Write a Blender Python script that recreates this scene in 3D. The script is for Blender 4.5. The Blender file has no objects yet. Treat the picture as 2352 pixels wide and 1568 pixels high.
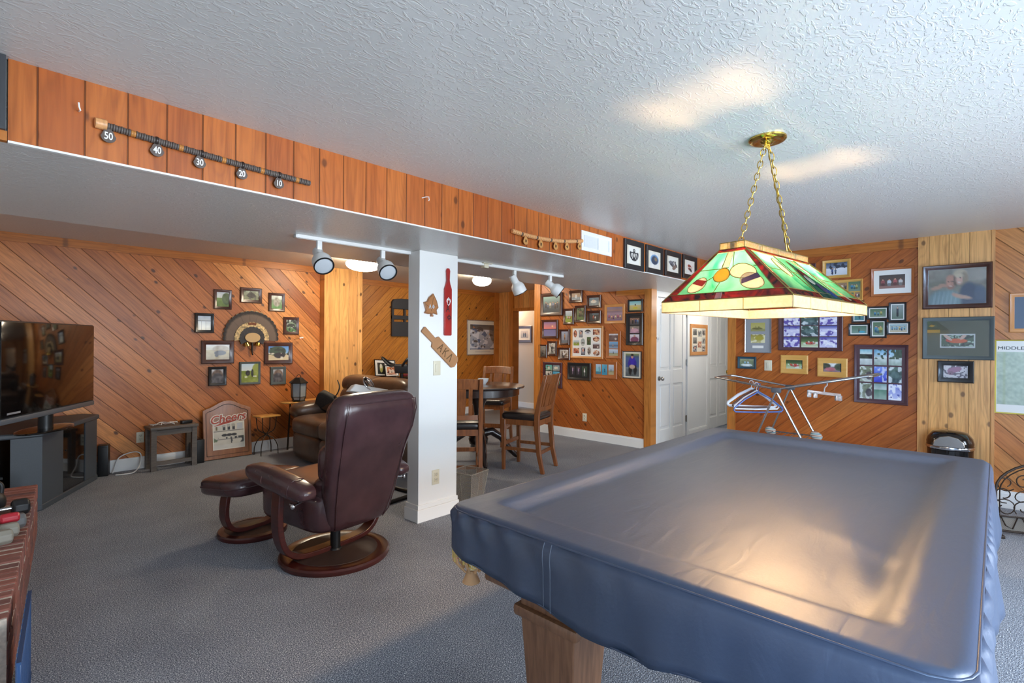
import bpy, bmesh, math, random
import numpy as np
from mathutils import Vector, Matrix
S = bpy.context.scene
COL = S.collection
PI = math.pi
# ---------------------------------------------------------------- camera
FPX = 1182.0; YAW = math.radians(43.31); ROLL = math.radians(0.37); EYE = 1.42
_F = Vector((math.cos(YAW), math.sin(YAW), 0)); _R = Vector((math.sin(YAW), -math.cos(YAW), 0)); _U = Vector((0, 0, 1))
_AR = math.cos(ROLL)*_R + math.sin(ROLL)*_U
_AU = -math.sin(ROLL)*_R + math.cos(ROLL)*_U
cd = bpy.data.cameras.new('camera'); cam = bpy.data.objects.new('camera', cd); COL.objects.link(cam)
cd.sensor_width = 36; cd.lens = FPX/2352*36; cd.clip_start = 0.05
m = Matrix((_AR, _AU, -_F)).transposed().to_4x4(); m.translation = (0, 0, EYE)
cam.matrix_world = m
S.camera = cam
# ---------------------------------------------------------------- light of the place
S.view_settings.view_transform = 'Standard'; S.view_settings.look = 'None'
S.view_settings.gamma = 1; S.view_settings.use_curve_mapping = False
S.view_settings.exposure = 1.35
S.cycles.use_denoising = True
S.cycles.max_bounces = 8; S.cycles.diffuse_bounces = 4; S.cycles.glossy_bounces = 3
S.cycles.transmission_bounces = 8; S.cycles.transparent_max_bounces = 12
S.cycles.caustics_reflective = False; S.cycles.caustics_refractive = False
S.cycles.sample_clamp_indirect = 6
W = bpy.data.worlds.new('sky'); S.world = W; W.use_nodes = True
W.node_tree.nodes['Background'].inputs[0].default_value = (0.62, 0.78, 1.0, 1)
W.node_tree.nodes['Background'].inputs[1].default_value = 1.0
def area(name, loc, rot, sx, sy, power, col):
    l = bpy.data.lights.new(name, 'AREA'); l.shape = 'RECTANGLE'; l.size = sx; l.size_y = sy; l.energy = power; l.color = col
    o = bpy.data.objects.new(name, l); COL.objects.link(o); o.location = loc; o.rotation_euler = rot; return o
DAY = (0.80, 0.90, 1.0)
# daylight outside the sliding door and window behind the camera
area('daylight_sliding_door', (2.1, -3.0, 1.15), (PI/2, 0, 0), 3.2, 2.0, 170, DAY)
area('daylight_window', (4.9, -3.0, 1.3), (PI/2, 0, 0), 1.6, 1.4, 34, DAY)
area('daylight_side_window', (-0.95, -1.3, 1.35), (0, -PI/2, 0), 1.4, 1.5, 100, (0.45, 0.68, 1.0))
# ---------------------------------------------------------------- helpers
def ray(px, py):
    return _F + (px-1176)/FPX*_AR + (784-py)/FPX*_AU
def at(px, py, X=None, Y=None, Z=None):          # where a sight line meets a plane of the room
    r = ray(px, py)
    t = X/r.x if X is not None else (Y/r.y if Y is not None else (Z-EYE)/r.z)
    return Vector((0, 0, EYE)) + r*t
def lin(c):
    return tuple((x/12.92 if x <= .04045 else ((x+.055)/1.055)**2.4) for x in c)
def rgb(r, g, b): return lin((r/255, g/255, b/255)) + (1,)
MATS = {}
def nmat(name):
    m = bpy.data.materials.new(name); m.use_nodes = True; MATS[name] = m
    nt = m.node_tree; return m, nt, nt.nodes['Principled BSDF']
def N(nt, t, **kw):
    n = nt.nodes.new(t)
    for k, v in kw.items(): setattr(n, k, v)
    return n
def math_(nt, op, a, b=None, c=None, clamp=False):
    n = nt.nodes.new('ShaderNodeMath'); n.operation = op; n.use_clamp = clamp
    for i, v in enumerate((a, b, c)):
        if v is None: continue
        if isinstance(v, (int, float)): n.inputs[i].default_value = v
        else: nt.links.new(v, n.inputs[i])
    return n.outputs[0]
def ramp(nt, fac, stops):
    n = nt.nodes.new('ShaderNodeValToRGB'); cr = n.color_ramp
    while len(cr.elements) < len(stops): cr.elements.new(0.5)
    for e, (p, c) in zip(cr.elements, stops): e.position = p; e.color = c
    nt.links.new(fac, n.inputs[0]); return n.outputs[0]
def mixc(nt, fac, a, b, mode='MIX'):
    n = nt.nodes.new('ShaderNodeMix'); n.data_type = 'RGBA'; n.blend_type = mode
    for i, v in ((0, fac), (6, a), (7, b)):
        if isinstance(v, (int, float)): n.inputs[i].default_value = v
        elif isinstance(v, tuple): n.inputs[i].default_value = v
        else: nt.links.new(v, n.inputs[i])
    return n.outputs[2]
def bump(nt, bs, h, strength, dist):
    b = N(nt, 'ShaderNodeBump'); b.inputs['Strength'].default_value = strength; b.inputs['Distance'].default_value = dist
    nt.links.new(h, b.inputs['Height']); nt.links.new(b.outputs[0], bs.inputs['Normal'])
def plain(name, col, rough=.5, metal=0, spec=.5, coat=0, nscale=0, namt=.12, bumpd=0, stretch=None, coatr=.08, sheen=0):
    m, nt, b = nmat(name)
    b.inputs['Base Color'].default_value = col; b.inputs['Roughness'].default_value = rough
    b.inputs['Metallic'].default_value = metal; b.inputs['Specular IOR Level'].default_value = spec
    b.inputs['Coat Weight'].default_value = coat; b.inputs['Coat Roughness'].default_value = coatr
    if nscale:
        tc = N(nt, 'ShaderNodeTexCoord'); mp = N(nt, 'ShaderNodeMapping'); mp.inputs['Scale'].default_value = stretch or (1, 1, 1)
        nt.links.new(tc.outputs['Object'], mp.inputs[0])
        no = N(nt, 'ShaderNodeTexNoise'); no.inputs['Scale'].default_value = nscale; no.inputs['Detail'].default_value = 4
        nt.links.new(mp.outputs[0], no.inputs[0])
        dk = tuple(x*(1-namt*2) for x in col[:3]) + (1,); lt = tuple(min(1, x*(1+namt*2)) for x in col[:3]) + (1,)
        nt.links.new(ramp(nt, no.outputs[0], [(.3, dk), (.7, lt)]), b.inputs['Base Color'])
        if bumpd: bump(nt, b, no.outputs[0], .6, bumpd)
    return m
def emit(name, col, strength):
    m, nt, b = nmat(name)
    b.inputs['Base Color'].default_value = col
    b.inputs['Emission Color'].default_value = col; b.inputs['Emission Strength'].default_value = strength; return m
def planks(name, axis, deg, width, tones, knots=1.0, rough=.38, groove=.9, seed=0.0, dim=.55, light_groove=None):
    """tongue and groove boards with grain and knots; axis picks the wall's own horizontal"""
    m, nt, b = nmat(name)
    tc = N(nt, 'ShaderNodeTexCoord'); sp = N(nt, 'ShaderNodeSeparateXYZ'); nt.links.new(tc.outputs['Object'], sp.inputs[0])
    u = sp.outputs['X' if axis == 'X' else 'Y']; v = sp.outputs['Z']
    c, s = math.cos(math.radians(deg)), math.sin(math.radians(deg))
    al = math_(nt, 'ADD', math_(nt, 'MULTIPLY', u, c), math_(nt, 'MULTIPLY', v, s))
    ac = math_(nt, 'ADD', math_(nt, 'MULTIPLY', u, -s), math_(nt, 'MULTIPLY', v, c))
    q = math_(nt, 'ADD', math_(nt, 'DIVIDE', ac, width), 50.3+seed)
    idx = math_(nt, 'FLOOR', q); fr = math_(nt, 'FRACT', q)
    wn = N(nt, 'ShaderNodeTexWhiteNoise', noise_dimensions='1D'); nt.links.new(idx, wn.inputs['W'])
    rnd = wn.outputs['Value']
    # grain
    cb = N(nt, 'ShaderNodeCombineXYZ')
    nt.links.new(math_(nt, 'MULTIPLY_ADD', rnd, 37.0, math_(nt, 'MULTIPLY', al, 1.6)), cb.inputs[0])
    nt.links.new(math_(nt, 'MULTIPLY', ac, 26.0), cb.inputs[1]); nt.links.new(math_(nt, 'MULTIPLY', rnd, 90), cb.inputs[2])
    gn = N(nt, 'ShaderNodeTexNoise'); gn.inputs['Scale'].default_value = 1.6; gn.inputs['Detail'].default_value = 5; gn.inputs['Distortion'].default_value = .6
    nt.links.new(cb.outputs[0], gn.inputs[0])
    # broad growth rings
    cb2 = N(nt, 'ShaderNodeCombineXYZ')
    nt.links.new(math_(nt, 'MULTIPLY_ADD', rnd, 61.0, math_(nt, 'MULTIPLY', al, .9)), cb2.inputs[0])
    nt.links.new(math_(nt, 'MULTIPLY', ac, 7.0), cb2.inputs[1])
    n2 = N(nt, 'ShaderNodeTexNoise'); n2.inputs['Scale'].default_value = 1.1; n2.inputs['Detail'].default_value = 1
    nt.links.new(cb2.outputs[0], n2.inputs[0])
    rings = math_(nt, 'SINE', math_(nt, 'MULTIPLY', n2.outputs[0], 95.0))
    rings = math_(nt, 'POWER', math_(nt, 'MULTIPLY_ADD', rings, .5, .5), 3.0)
    base = ramp(nt, rnd, [(i/(len(tones)-1), t) for i, t in enumerate(tones)])
    col = mixc(nt, math_(nt, 'MULTIPLY', rings, .22), base, tuple(x*.5 for x in tones[0][:3])+(1,))
    gm = ramp(nt, gn.outputs[0], [(.3, (.72, .66, .6, 1)), (.55, (1, 1, 1, 1)), (.8, (1.12, 1.12, 1.1, 1))])
    col = mixc(nt, 1.0, col, gm, 'MULTIPLY')
    # knots
    cb3 = N(nt, 'ShaderNodeCombineXYZ')
    nt.links.new(math_(nt, 'MULTIPLY_ADD', rnd, 23.0, math_(nt, 'MULTIPLY', al, 4.6)), cb3.inputs[0])
    nt.links.new(math_(nt, 'MULTIPLY', fr, .95), cb3.inputs[1]); nt.links.new(idx, cb3.inputs[2])
    vo = N(nt, 'ShaderNodeTexVoronoi'); vo.inputs['Scale'].default_value = 1.0
    nt.links.new(cb3.outputs[0], vo.inputs['Vector'])
    mr = N(nt, 'ShaderNodeMapRange'); mr.interpolation_type = 'SMOOTHSTEP'
    nt.links.new(math_(nt, 'ADD', vo.outputs['Distance'], math_(nt, 'MULTIPLY', gn.outputs[0], .06)), mr.inputs[0])
    mr.inputs[1].default_value = .10; mr.inputs[2].default_value = .18; mr.inputs[3].default_value = .85*knots; mr.inputs[4].default_value = 0
    col = mixc(nt, mr.outputs[0], col, rgb(62, 34, 22))
    # grooves
    g = math_(nt, 'ABSOLUTE', math_(nt, 'SUBTRACT', fr, .5))
    g2 = N(nt, 'ShaderNodeMapRange'); nt.links.new(g, g2.inputs[0]); g2.inputs[1].default_value = .5-.0045/width; g2.inputs[2].default_value = .5-.0012/width
    col = mixc(nt, math_(nt, 'MULTIPLY', g2.outputs[0], groove), col, light_groove or tuple(x*.22 for x in tones[0][:3])+(1,))
    nt.links.new(col, b.inputs['Base Color'])
    b.inputs['Roughness'].default_value = rough; b.inputs['Specular IOR Level'].default_value = .4
    hgt = math_(nt, 'SUBTRACT', math_(nt, 'MULTIPLY', gn.outputs[0], .06), g2.outputs[0])
    bump(nt, b, hgt, .5, .004)
    return m
class B:
    def __init__(s): s.bm = bmesh.new()
    def _xf(s, vs, R):
        if R is not None: bmesh.ops.transform(s.bm, matrix=R, verts=vs)
    def box(s, c, d, R=None, bev=0, seg=2):
        r = bmesh.ops.create_cube(s.bm, size=1); vs = r['verts']
        for v in vs: v.co = Vector((v.co.x*d[0], v.co.y*d[1], v.co.z*d[2]))
        if bev:
            es = list({e for v in vs for e in v.link_edges})
            q = bmesh.ops.bevel(s.bm, geom=es, offset=bev, segments=seg, affect='EDGES', profile=.5)
            vs = list({v for f in q['faces'] for v in f.verts} | {v for v in vs if v.is_valid})
            seen = set(vs); st = list(vs)
            while st:
                v = st.pop()
                for e in v.link_edges:
                    o = e.other_vert(v)
                    if o not in seen: seen.add(o); st.append(o)
            vs = list(seen)
        if R is not None: bmesh.ops.transform(s.bm, matrix=R, verts=vs)
        bmesh.ops.translate(s.bm, vec=Vector(c), verts=vs)
        return s
    def rings(s, rs, closed=True, cap=True, loop=False):
        L = [[s.bm.verts.new(p) for p in r] for r in rs]
        n = len(L[0])
        pr = list(zip(L[:-1], L[1:])) + ([(L[-1], L[0])] if loop else [])
        for a, b_ in pr:
            for i in range(n if closed else n-1):
                j = (i+1) % n
                s.bm.faces.new((a[i], a[j], b_[j], b_[i]))
        if cap and closed and not loop:
            s.bm.faces.new(L[0][::-1]); s.bm.faces.new(L[-1])
        return s
    def tube(s, pts, r, n=8, closed=False, flat=1.0):
        pts = [Vector(p) for p in pts]; k = len(pts); rs = []
        up = None
        for i, p in enumerate(pts):
            if closed: t = pts[(i+1) % k]-pts[i-1]
            else: t = pts[min(i+1, k-1)]-pts[max(i-1, 0)]
            t.normalize()
            if up is None:
                up = Vector((0, 0, 1)) if abs(t.z) < .9 else Vector((1, 0, 0))
            a = t.cross(up)
            if a.length < 1e-4: a = t.cross(Vector((0.3, 1, 0.2)))
            a.normalize(); bb = a.cross(t).normalized(); up = bb
            rr = r[i] if isinstance(r, (list, tuple)) else r
            rs.append([p + a*math.cos(2*PI*j/n)*rr + bb*math.sin(2*PI*j/n)*rr*flat for j in range(n)])
        return s.rings(rs, loop=closed)
    def cyl(s, p0, p1, r0, r1=None, n=16):
        return s.tube([p0, p1], [r0, r0 if r1 is None else r1], n)
    def lathe(s, prof, c=(0, 0, 0), n=32, R=None, cap=True):
        R = R or Matrix.Identity(3); c = Vector(c)
        return s.rings([[c + R @ Vector((r*math.cos(2*PI*j/n), r*math.sin(2*PI*j/n), z)) for j in range(n)] for r, z in prof], cap=cap)
    def prism(s, pts, a0, a1, plane='xz'):
        f = {'xz': lambda p, a: (p[0], a, p[1]), 'xy': lambda p, a: (p[0], p[1], a), 'yz': lambda p, a: (a, p[0], p[1])}[plane]
        return s.rings([[f(p, a0) for p in pts], [f(p, a1) for p in pts]])
    def sup(s, c, d, e=.5, e2=None, R=None, nu=24, nv=14):
        """cushion: a superellipsoid"""
        e2 = e if e2 is None else e2; R = R or Matrix.Identity(3); c = Vector(c); rs = []
        def pw(x, k): return math.copysign(abs(x)**k, x)
        for i in range(1, nv):
            t = -PI/2 + PI*i/nv
            rs.append([c + R @ Vector((d[0]*pw(math.cos(t), e)*pw(math.cos(2*PI*j/nu), e2), d[1]*pw(math.cos(t), e)*pw(math.sin(2*PI*j/nu), e2), d[2]*pw(math.sin(t), e))) for j in range(nu)])
        return s.rings(rs)
    def quad(s, a, b, c, d):
        s.bm.faces.new([s.bm.verts.new(p) for p in (a, b, c, d)]); return s
def rot(x=0, y=0, z=0):
    return (Matrix.Rotation(z, 3, 'Z') @ Matrix.Rotation(y, 3, 'Y') @ Matrix.Rotation(x, 3, 'X'))
def rot4(x=0, y=0, z=0): return rot(x, y, z).to_4x4()
def obj(name, b, mat, parent=None, smooth=35, bevel=0, sub=0):
    me = bpy.data.meshes.new(name); bm = b.bm if isinstance(b, B) else b
    bmesh.ops.recalc_face_normals(bm, faces=bm.faces)
    bm.to_mesh(me); bm.free()
    if mat is not None: me.materials.append(MATS[mat] if isinstance(mat, str) else mat)
    o = bpy.data.objects.new(name, me); COL.objects.link(o)
    if parent is not None: o.parent = parent
    if smooth:
        me.polygons.foreach_set('use_smooth', [True]*len(me.polygons)); me.set_sharp_from_angle(angle=math.radians(smooth))
    if bevel:
        md = o.modifiers.new('bevel', 'BEVEL'); md.width = bevel; md.segments = 2; md.limit_method = 'ANGLE'; md.angle_limit = math.radians(40)
    if sub:
        md = o.modifiers.new('sub', 'SUBSURF'); md.levels = sub; md.render_levels = sub
    return o
def tag(o, label, cat, group=None):
    o['label'] = label; o['category'] = cat
    if group: o['group'] = group
    return o
def thing(name, label, cat, loc=(0, 0, 0), rz=0, group=None, tilt=0):
    o = bpy.data.objects.new(name, None); COL.objects.link(o); o.empty_display_size = .05
    o.location = loc; o.rotation_euler = (tilt, 0, rz); return tag(o, label, cat, group)
def struct(name, b, mat, parent=None, smooth=0, label=None, bevel=0):
    o = obj(name, b, mat, parent, smooth, bevel)
    if parent is None: o['kind'] = 'structure'
    if label: o['label'] = label; 
    return o
def dup(root, loc=None, rz=None, label=None):
    r = root.copy(); COL.objects.link(r)
    if loc is not None: r.location = loc
    if rz is not None: r.rotation_euler.z = rz
    if label: r['label'] = label
    for ch in list(root.children):
        c = ch.copy(); COL.objects.link(c); c.parent = r
        for g in list(ch.children):
            d = g.copy(); COL.objects.link(d); d.parent = c
    return r
def text(name, body, size, mat, parent, loc, rotv=(PI/2, 0, 0), ext=.001, shear=0, align='CENTER', bold=0, sx=1):
    c = bpy.data.curves.new(name, 'FONT'); c.body = body; c.size = size; c.extrude = ext; c.align_x = align; c.align_y = 'CENTER'; c.shear = shear; c.offset = bold
    c.resolution_u = 4; tmp = bpy.data.objects.new('tmp', c); COL.objects.link(tmp)
    me = bpy.data.meshes.new_from_object(tmp.evaluated_get(bpy.context.evaluated_depsgraph_get()))
    bpy.data.objects.remove(tmp); me.materials.clear(); me.materials.append(MATS[mat])
    o = bpy.data.objects.new(name, me); COL.objects.link(o); o.parent = parent
    o.location = loc; o.rotation_euler = rotv; o.scale = (sx, 1, 1); return o
# ---------------------------------------------------------------- materials
cedar = [rgb(160, 90, 46), rgb(214, 136, 70), rgb(188, 110, 54), rgb(228, 154, 86), rgb(166, 96, 52), rgb(220, 142, 74)]
cedar_r = [rgb(172, 92, 38), rgb(190, 108, 46), rgb(164, 84, 36), rgb(200, 122, 58)]
pine = [rgb(222, 160, 92), rgb(234, 178, 110), rgb(214, 148, 84), rgb(238, 186, 118)]
planks('boards_tv', 'X', -45, .142, cedar, 1.0)
planks('boards_recess', 'X', 45, .142, [rgb(186, 116, 44), rgb(204, 134, 56), rgb(176, 106, 40)], 1.0, light_groove=rgb(96, 56, 24))
planks('boards_gallery', 'Y', 45, .142, cedar_r, .9, seed=7)
planks('boards_rack', 'Y', -40, .142, cedar_r, .9, seed=3, groove=.5)
planks('boards_far', 'Y', 45, .142, [rgb(196, 126, 62), rgb(206, 140, 76), rgb(180, 110, 54)], .9, seed=5)
planks('boards_fascia', 'X', 90, .137, [rgb(180, 96, 44), rgb(192, 110, 52), rgb(168, 86, 40), rgb(200, 118, 56)], .8, rough=.3)
planks('boards_post', 'X', 90, .142, pine, 1.0, seed=2, groove=.45)
planks('boards_post_right', 'Y', 90, .142, pine, .8, seed=4, groove=.6)
planks('wood_trim', 'X', 0, 5.0, [rgb(184, 110, 46), rgb(190, 116, 50)], .6)
planks('wood_trim_y', 'Y', 0, 5.0, [rgb(184, 110, 46), rgb(190, 116, 50)], .6)
planks('wood_trim_v', 'Y', 90, 5.0, [rgb(196, 126, 58), rgb(200, 130, 62)], .7)
def wall_paint(name, col, rough, bscale, bstr, dist):
    m, nt, b = nmat(name); tc = N(nt, 'ShaderNodeTexCoord')
    b.inputs['Base Color'].default_value = col; b.inputs['Roughness'].default_value = rough
    mp = N(nt, 'ShaderNodeMapping'); nt.links.new(tc.outputs['Object'], mp.inputs[0])
    n1 = N(nt, 'ShaderNodeTexNoise'); n1.inputs['Scale'].default_value = bscale; n1.inputs['Detail'].default_value = 2; n1.inputs['Distortion'].default_value = 2.2; mp.inputs['Scale'].default_value = (.55, 1, 1); mp.inputs['Rotation'].default_value = (0, 0, .5)
    nt.links.new(mp.outputs[0], n1.inputs[0])
    bump(nt, b, ramp(nt, n1.outputs[0], [(.52, (0, 0, 0, 1)), (.60, (1, 1, 1, 1))]), bstr, dist)
    return m
wall_paint('ceiling_paint', rgb(212, 212, 210), .33, 30, .45, .002)
wall_paint('soffit_paint', rgb(212, 211, 208), .3, 30, .6, .0025)
wall_paint('white_paint', rgb(238, 238, 236), .5, 60, .1, .001)
wall_paint('beige_paint', rgb(206, 196, 180), .6, 60, .2, .001)
plain('white_trim', rgb(240, 240, 238), .35)
plain('white_door', rgb(236, 236, 234), .4)
def carpet():
    m, nt, b = nmat('carpet'); tc = N(nt, 'ShaderNodeTexCoord')
    n1 = N(nt, 'ShaderNodeTexNoise'); n1.inputs['Scale'].default_value = 190; n1.inputs['Detail'].default_value = 1
    n2 = N(nt, 'ShaderNodeTexNoise'); n2.inputs['Scale'].default_value = 2.2; n2.inputs['Detail'].default_value = 3
    n3 = N(nt, 'ShaderNodeTexVoronoi'); n3.inputs['Scale'].default_value = 170
    for n in (n1, n2, n3): nt.links.new(tc.outputs['Object'], n.inputs['Vector'])
    c = ramp(nt, n1.outputs[0], [(.34, rgb(74, 80, 92)), (.48, rgb(124, 130, 142)), (.6, rgb(160, 165, 174)), (.72, rgb(228, 230, 232))])
    c = mixc(nt, 1.0, c, ramp(nt, n2.outputs[0], [(.35, (.86, .86, .87, 1)), (.65, (1.05, 1.05, 1.05, 1))]), 'MULTIPLY')
    nt.links.new(c, b.inputs['Base Color']); b.inputs['Roughness'].default_value = .95; b.inputs['Specular IOR Level'].default_value = .1
    b.inputs['Sheen Weight'].default_value = .1
    bump(nt, b, n3.outputs['Distance'], .45, .004)
carpet()
def brick():
    m, nt, b = nmat('brick'); g = N(nt, 'ShaderNodeNewGeometry'); tc = N(nt, 'ShaderNodeTexCoord')
    no = N(nt, 'ShaderNodeTexNoise'); no.inputs['Scale'].default_value = 30; no.inputs['Detail'].default_value = 5; nt.links.new(tc.outputs['Object'], no.inputs[0])
    c = ramp(nt, g.outputs['Random Per Island'], [(0, rgb(96, 50, 46)), (.5, rgb(124, 66, 56)), (1, rgb(150, 78, 58))])
    c = mixc(nt, math_(nt, 'MULTIPLY', no.outputs[0], .38), c, rgb(170, 146, 138))
    nt.links.new(c, b.inputs['Base Color']); b.inputs['Roughness'].default_value = .85; bump(nt, b, no.outputs[0], .6, .004)
brick()
plain('mortar', rgb(206, 194, 182), .9, nscale=60, namt=.1)
plain('window_white', rgb(232, 234, 236), .4)
def clear_glass():
    m, nt, b = nmat('clear_glass'); nt.nodes.remove(b)
    t = N(nt, 'ShaderNodeBsdfTransparent'); g = N(nt, 'ShaderNodeBsdfGlossy'); g.inputs['Roughness'].default_value = .02
    f = N(nt, 'ShaderNodeFresnel'); f.inputs[0].default_value = 1.45; mx = N(nt, 'ShaderNodeMixShader')
    nt.links.new(f.outputs[0], mx.inputs[0]); nt.links.new(t.outputs[0], mx.inputs[1]); nt.links.new(g.outputs[0], mx.inputs[2])
    nt.links.new(mx.outputs[0], nt.nodes['Material Output'].inputs[0])
clear_glass()
plain('almond_plastic', rgb(222, 214, 190), .4)
plain('white_plastic', rgb(236, 236, 234), .35)
plain('dark_slot', rgb(40, 36, 32), .6)
plain('brass', rgb(212, 178, 92), .16, 1)
plain('chrome', rgb(214, 216, 220), .14, 1)
plain('nickel', rgb(176, 172, 166), .25, 1)
plain('black_plastic', rgb(24, 24, 26), .4)
plain('black_metal', rgb(26, 25, 25), .42, .3)
plain('wrought_iron', rgb(58, 46, 38), .5, .5)
plain('dark_grey_panel', rgb(52, 54, 58), .5)
# ---------------------------------------------------------------- structure
YF, YB, ZS, ZC, XR, YT, YH, YW = 2.625, 4.14, 2.13, 2.43, 6.22, 6.85, 3.40, 7.6
def cuboid(x0, x1, y0, y1, z0, z1, b=None, **k):
    b = b or B(); return b.box(((x0+x1)/2, (y0+y1)/2, (z0+z1)/2), (x1-x0, y1-y0, z1-z0), **k)
struct('floor', cuboid(-.7, 11, -2.8, 10, -.1, 0), 'carpet')
struct('ceiling', cuboid(-.7, 11, -2.8, 10, ZC, ZC+.1), 'ceiling_paint')
struct('ceiling_soffit', cuboid(-.5, 9.7, YF, YB, ZS, ZC), 'soffit_paint', label='lowered grey soffit crossing the room on the white column')
struct('trim_fascia', cuboid(.1, XR, YF-.022, YF, ZS+.004, ZC), 'boards_fascia', label='vertical cedar boards facing the soffit')
struct('trim_soffit_edge', cuboid(.1, XR, YF-.026, YF-.006, ZS-.004, ZS+.004), 'white_trim')
struct('wall_back', cuboid(-.6, 3.37, YT, YT+.1, 0, ZC), 'boards_tv', label='diagonal cedar board wall behind the television')
struct('wall_post', cuboid(3.37, 3.95, YT-.13, YT+.1, 0, ZC), 'boards_post', label='pale vertical pine boards at the end of the television wall')
struct('wall_recess_side', cuboid(3.87, 3.95, YT+.1, YW, 0, ZC), 'boards_post')
struct('wall_recess', cuboid(3.87, 7.7, YW, YW+.1, 0, ZC), 'boards_recess', label='diagonal cedar wall of the far recess')
# far doorway
o0 = at(1232, 800, X=7.6).y; o1 = at(1180, 800, X=7.6).y
b = B(); cuboid(7.6, 7.7, 5.3, o0-.02, 0, ZC, b); cuboid(7.6, 7.7, o1, YW, 0, ZC, b); cuboid(7.6, 7.7, o0-.02, o1, 2.06, ZC, b)
struct('wall_doorway', b, 'boards_post_right')
struct('trim_doorway', (lambda b: (cuboid(7.56, 7.74, o1-.006, o1+.09, 0, ZC, b), cuboid(7.57, 7.7, o0-.3, o1, 2.03, 2.09, b), b)[2])(B()), 'wood_trim_v')
struct('wall_stair', cuboid(8.3, 8.4, 4.2, 9.9, 0, ZC), 'beige_paint', label='beige wall seen through the far doorway')
struct('wall_stair_side', cuboid(7.7, 8.3, 8.6, 8.7, 0, ZC), 'beige_paint')
struct('baseboard_stair', cuboid(8.28, 8.3, 4.3, 7.9, 0, .11), 'white_trim')
b = cuboid(7.9, 8.28, 5.6, 6.62, 0, .17); struct('trim_stair_step', b, 'white_trim')
struct('trim_stair_tread', cuboid(7.86, 8.28, 5.6, 6.64, .17, .2), 'wood_trim')
# gallery wall and right wall
struct('wall_gallery', cuboid(XR, XR+.1, 3.34, 5.3, 0, ZC), 'boards_gallery', label='diagonal cedar wall covered in framed photographs')
struct('wall_gallery_return', cuboid(XR, 7.6, 5.3, 5.36, 0, ZC), 'wood_trim')
struct('trim_gallery_corner', (lambda b: (cuboid(XR-.02, XR, 5.24, 5.36, 0, ZC, b), b)[1])(B()), 'wood_trim_v')
struct('trim_gallery_end', (lambda b: (cuboid(XR-.022, XR+.12, 3.318, 3.42, 0, ZC, b), b)[1])(B()), 'wood_trim_v')
struct('wall_right', cuboid(XR, XR+.1, .549, 2.29, 0, ZC), 'boards_rack', label='diagonal cedar wall behind the drying rack')
struct('wall_right_near', cuboid(XR, XR+.1, -2.7, .02, 0, ZC), 'boards_far')
struct('wall_right_post', cuboid(XR-.03, XR+.1, .014, .549, 0, ZC), 'boards_post_right', label='pale vertical boards between two diagonal panels')
struct('trim_right_end', cuboid(XR-.022, XR+.12, 2.237, 2.327, 0, ZC), 'wood_trim_v')
struct('trim_right_crown', cuboid(XR-.018, XR, .55, 2.24, ZC-.09, ZC), 'wood_trim_y')
struct('trim_back_crown', cuboid(-.5, 3.37, YT-.018, YT, ZC-.085, ZC), 'wood_trim')
struct('trim_recess_crown', cuboid(3.95, 7.6, YW-.018, YW, ZC-.085, ZC), 'wood_trim')
struct('trim_gallery_crown', cuboid(XR-.018, XR, 3.42, 3.86, ZS-.07, ZS), 'wood_trim_y')
struct('trim_recess_corner', cuboid(7.5, 7.6, YW-.06, YW, 0, ZC), 'wood_trim_v')
def base_x(name, x0, x1, y, h=.13):
    b = B(); b.box(((x0+x1)/2, y-.008, h*.42), (x1-x0, .016, h*.84)); b.box(((x0+x1)/2, y-.005, h*.92), (x1-x0, .010, h*.16)); struct(name, b, 'white_trim')
def base_y(name, y0, y1, x, h=.13):
    b = B(); b.box((x-.008, (y0+y1)/2, h*.42), (.016, y1-y0, h*.84)); b.box((x-.005, (y0+y1)/2, h*.92), (.010, y1-y0, h*.16)); struct(name, b, 'white_trim')
base_x('baseboard_back', -.5, 3.37, YT); base_x('baseboard_recess', 3.95, 7.5, YW)
base_y('baseboard_gallery', 3.42, 5.24, XR); base_y('baseboard_right', .55, 2.235, XR); base_y('baseboard_right_near', -2.6, .012, XR, .15)
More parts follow.
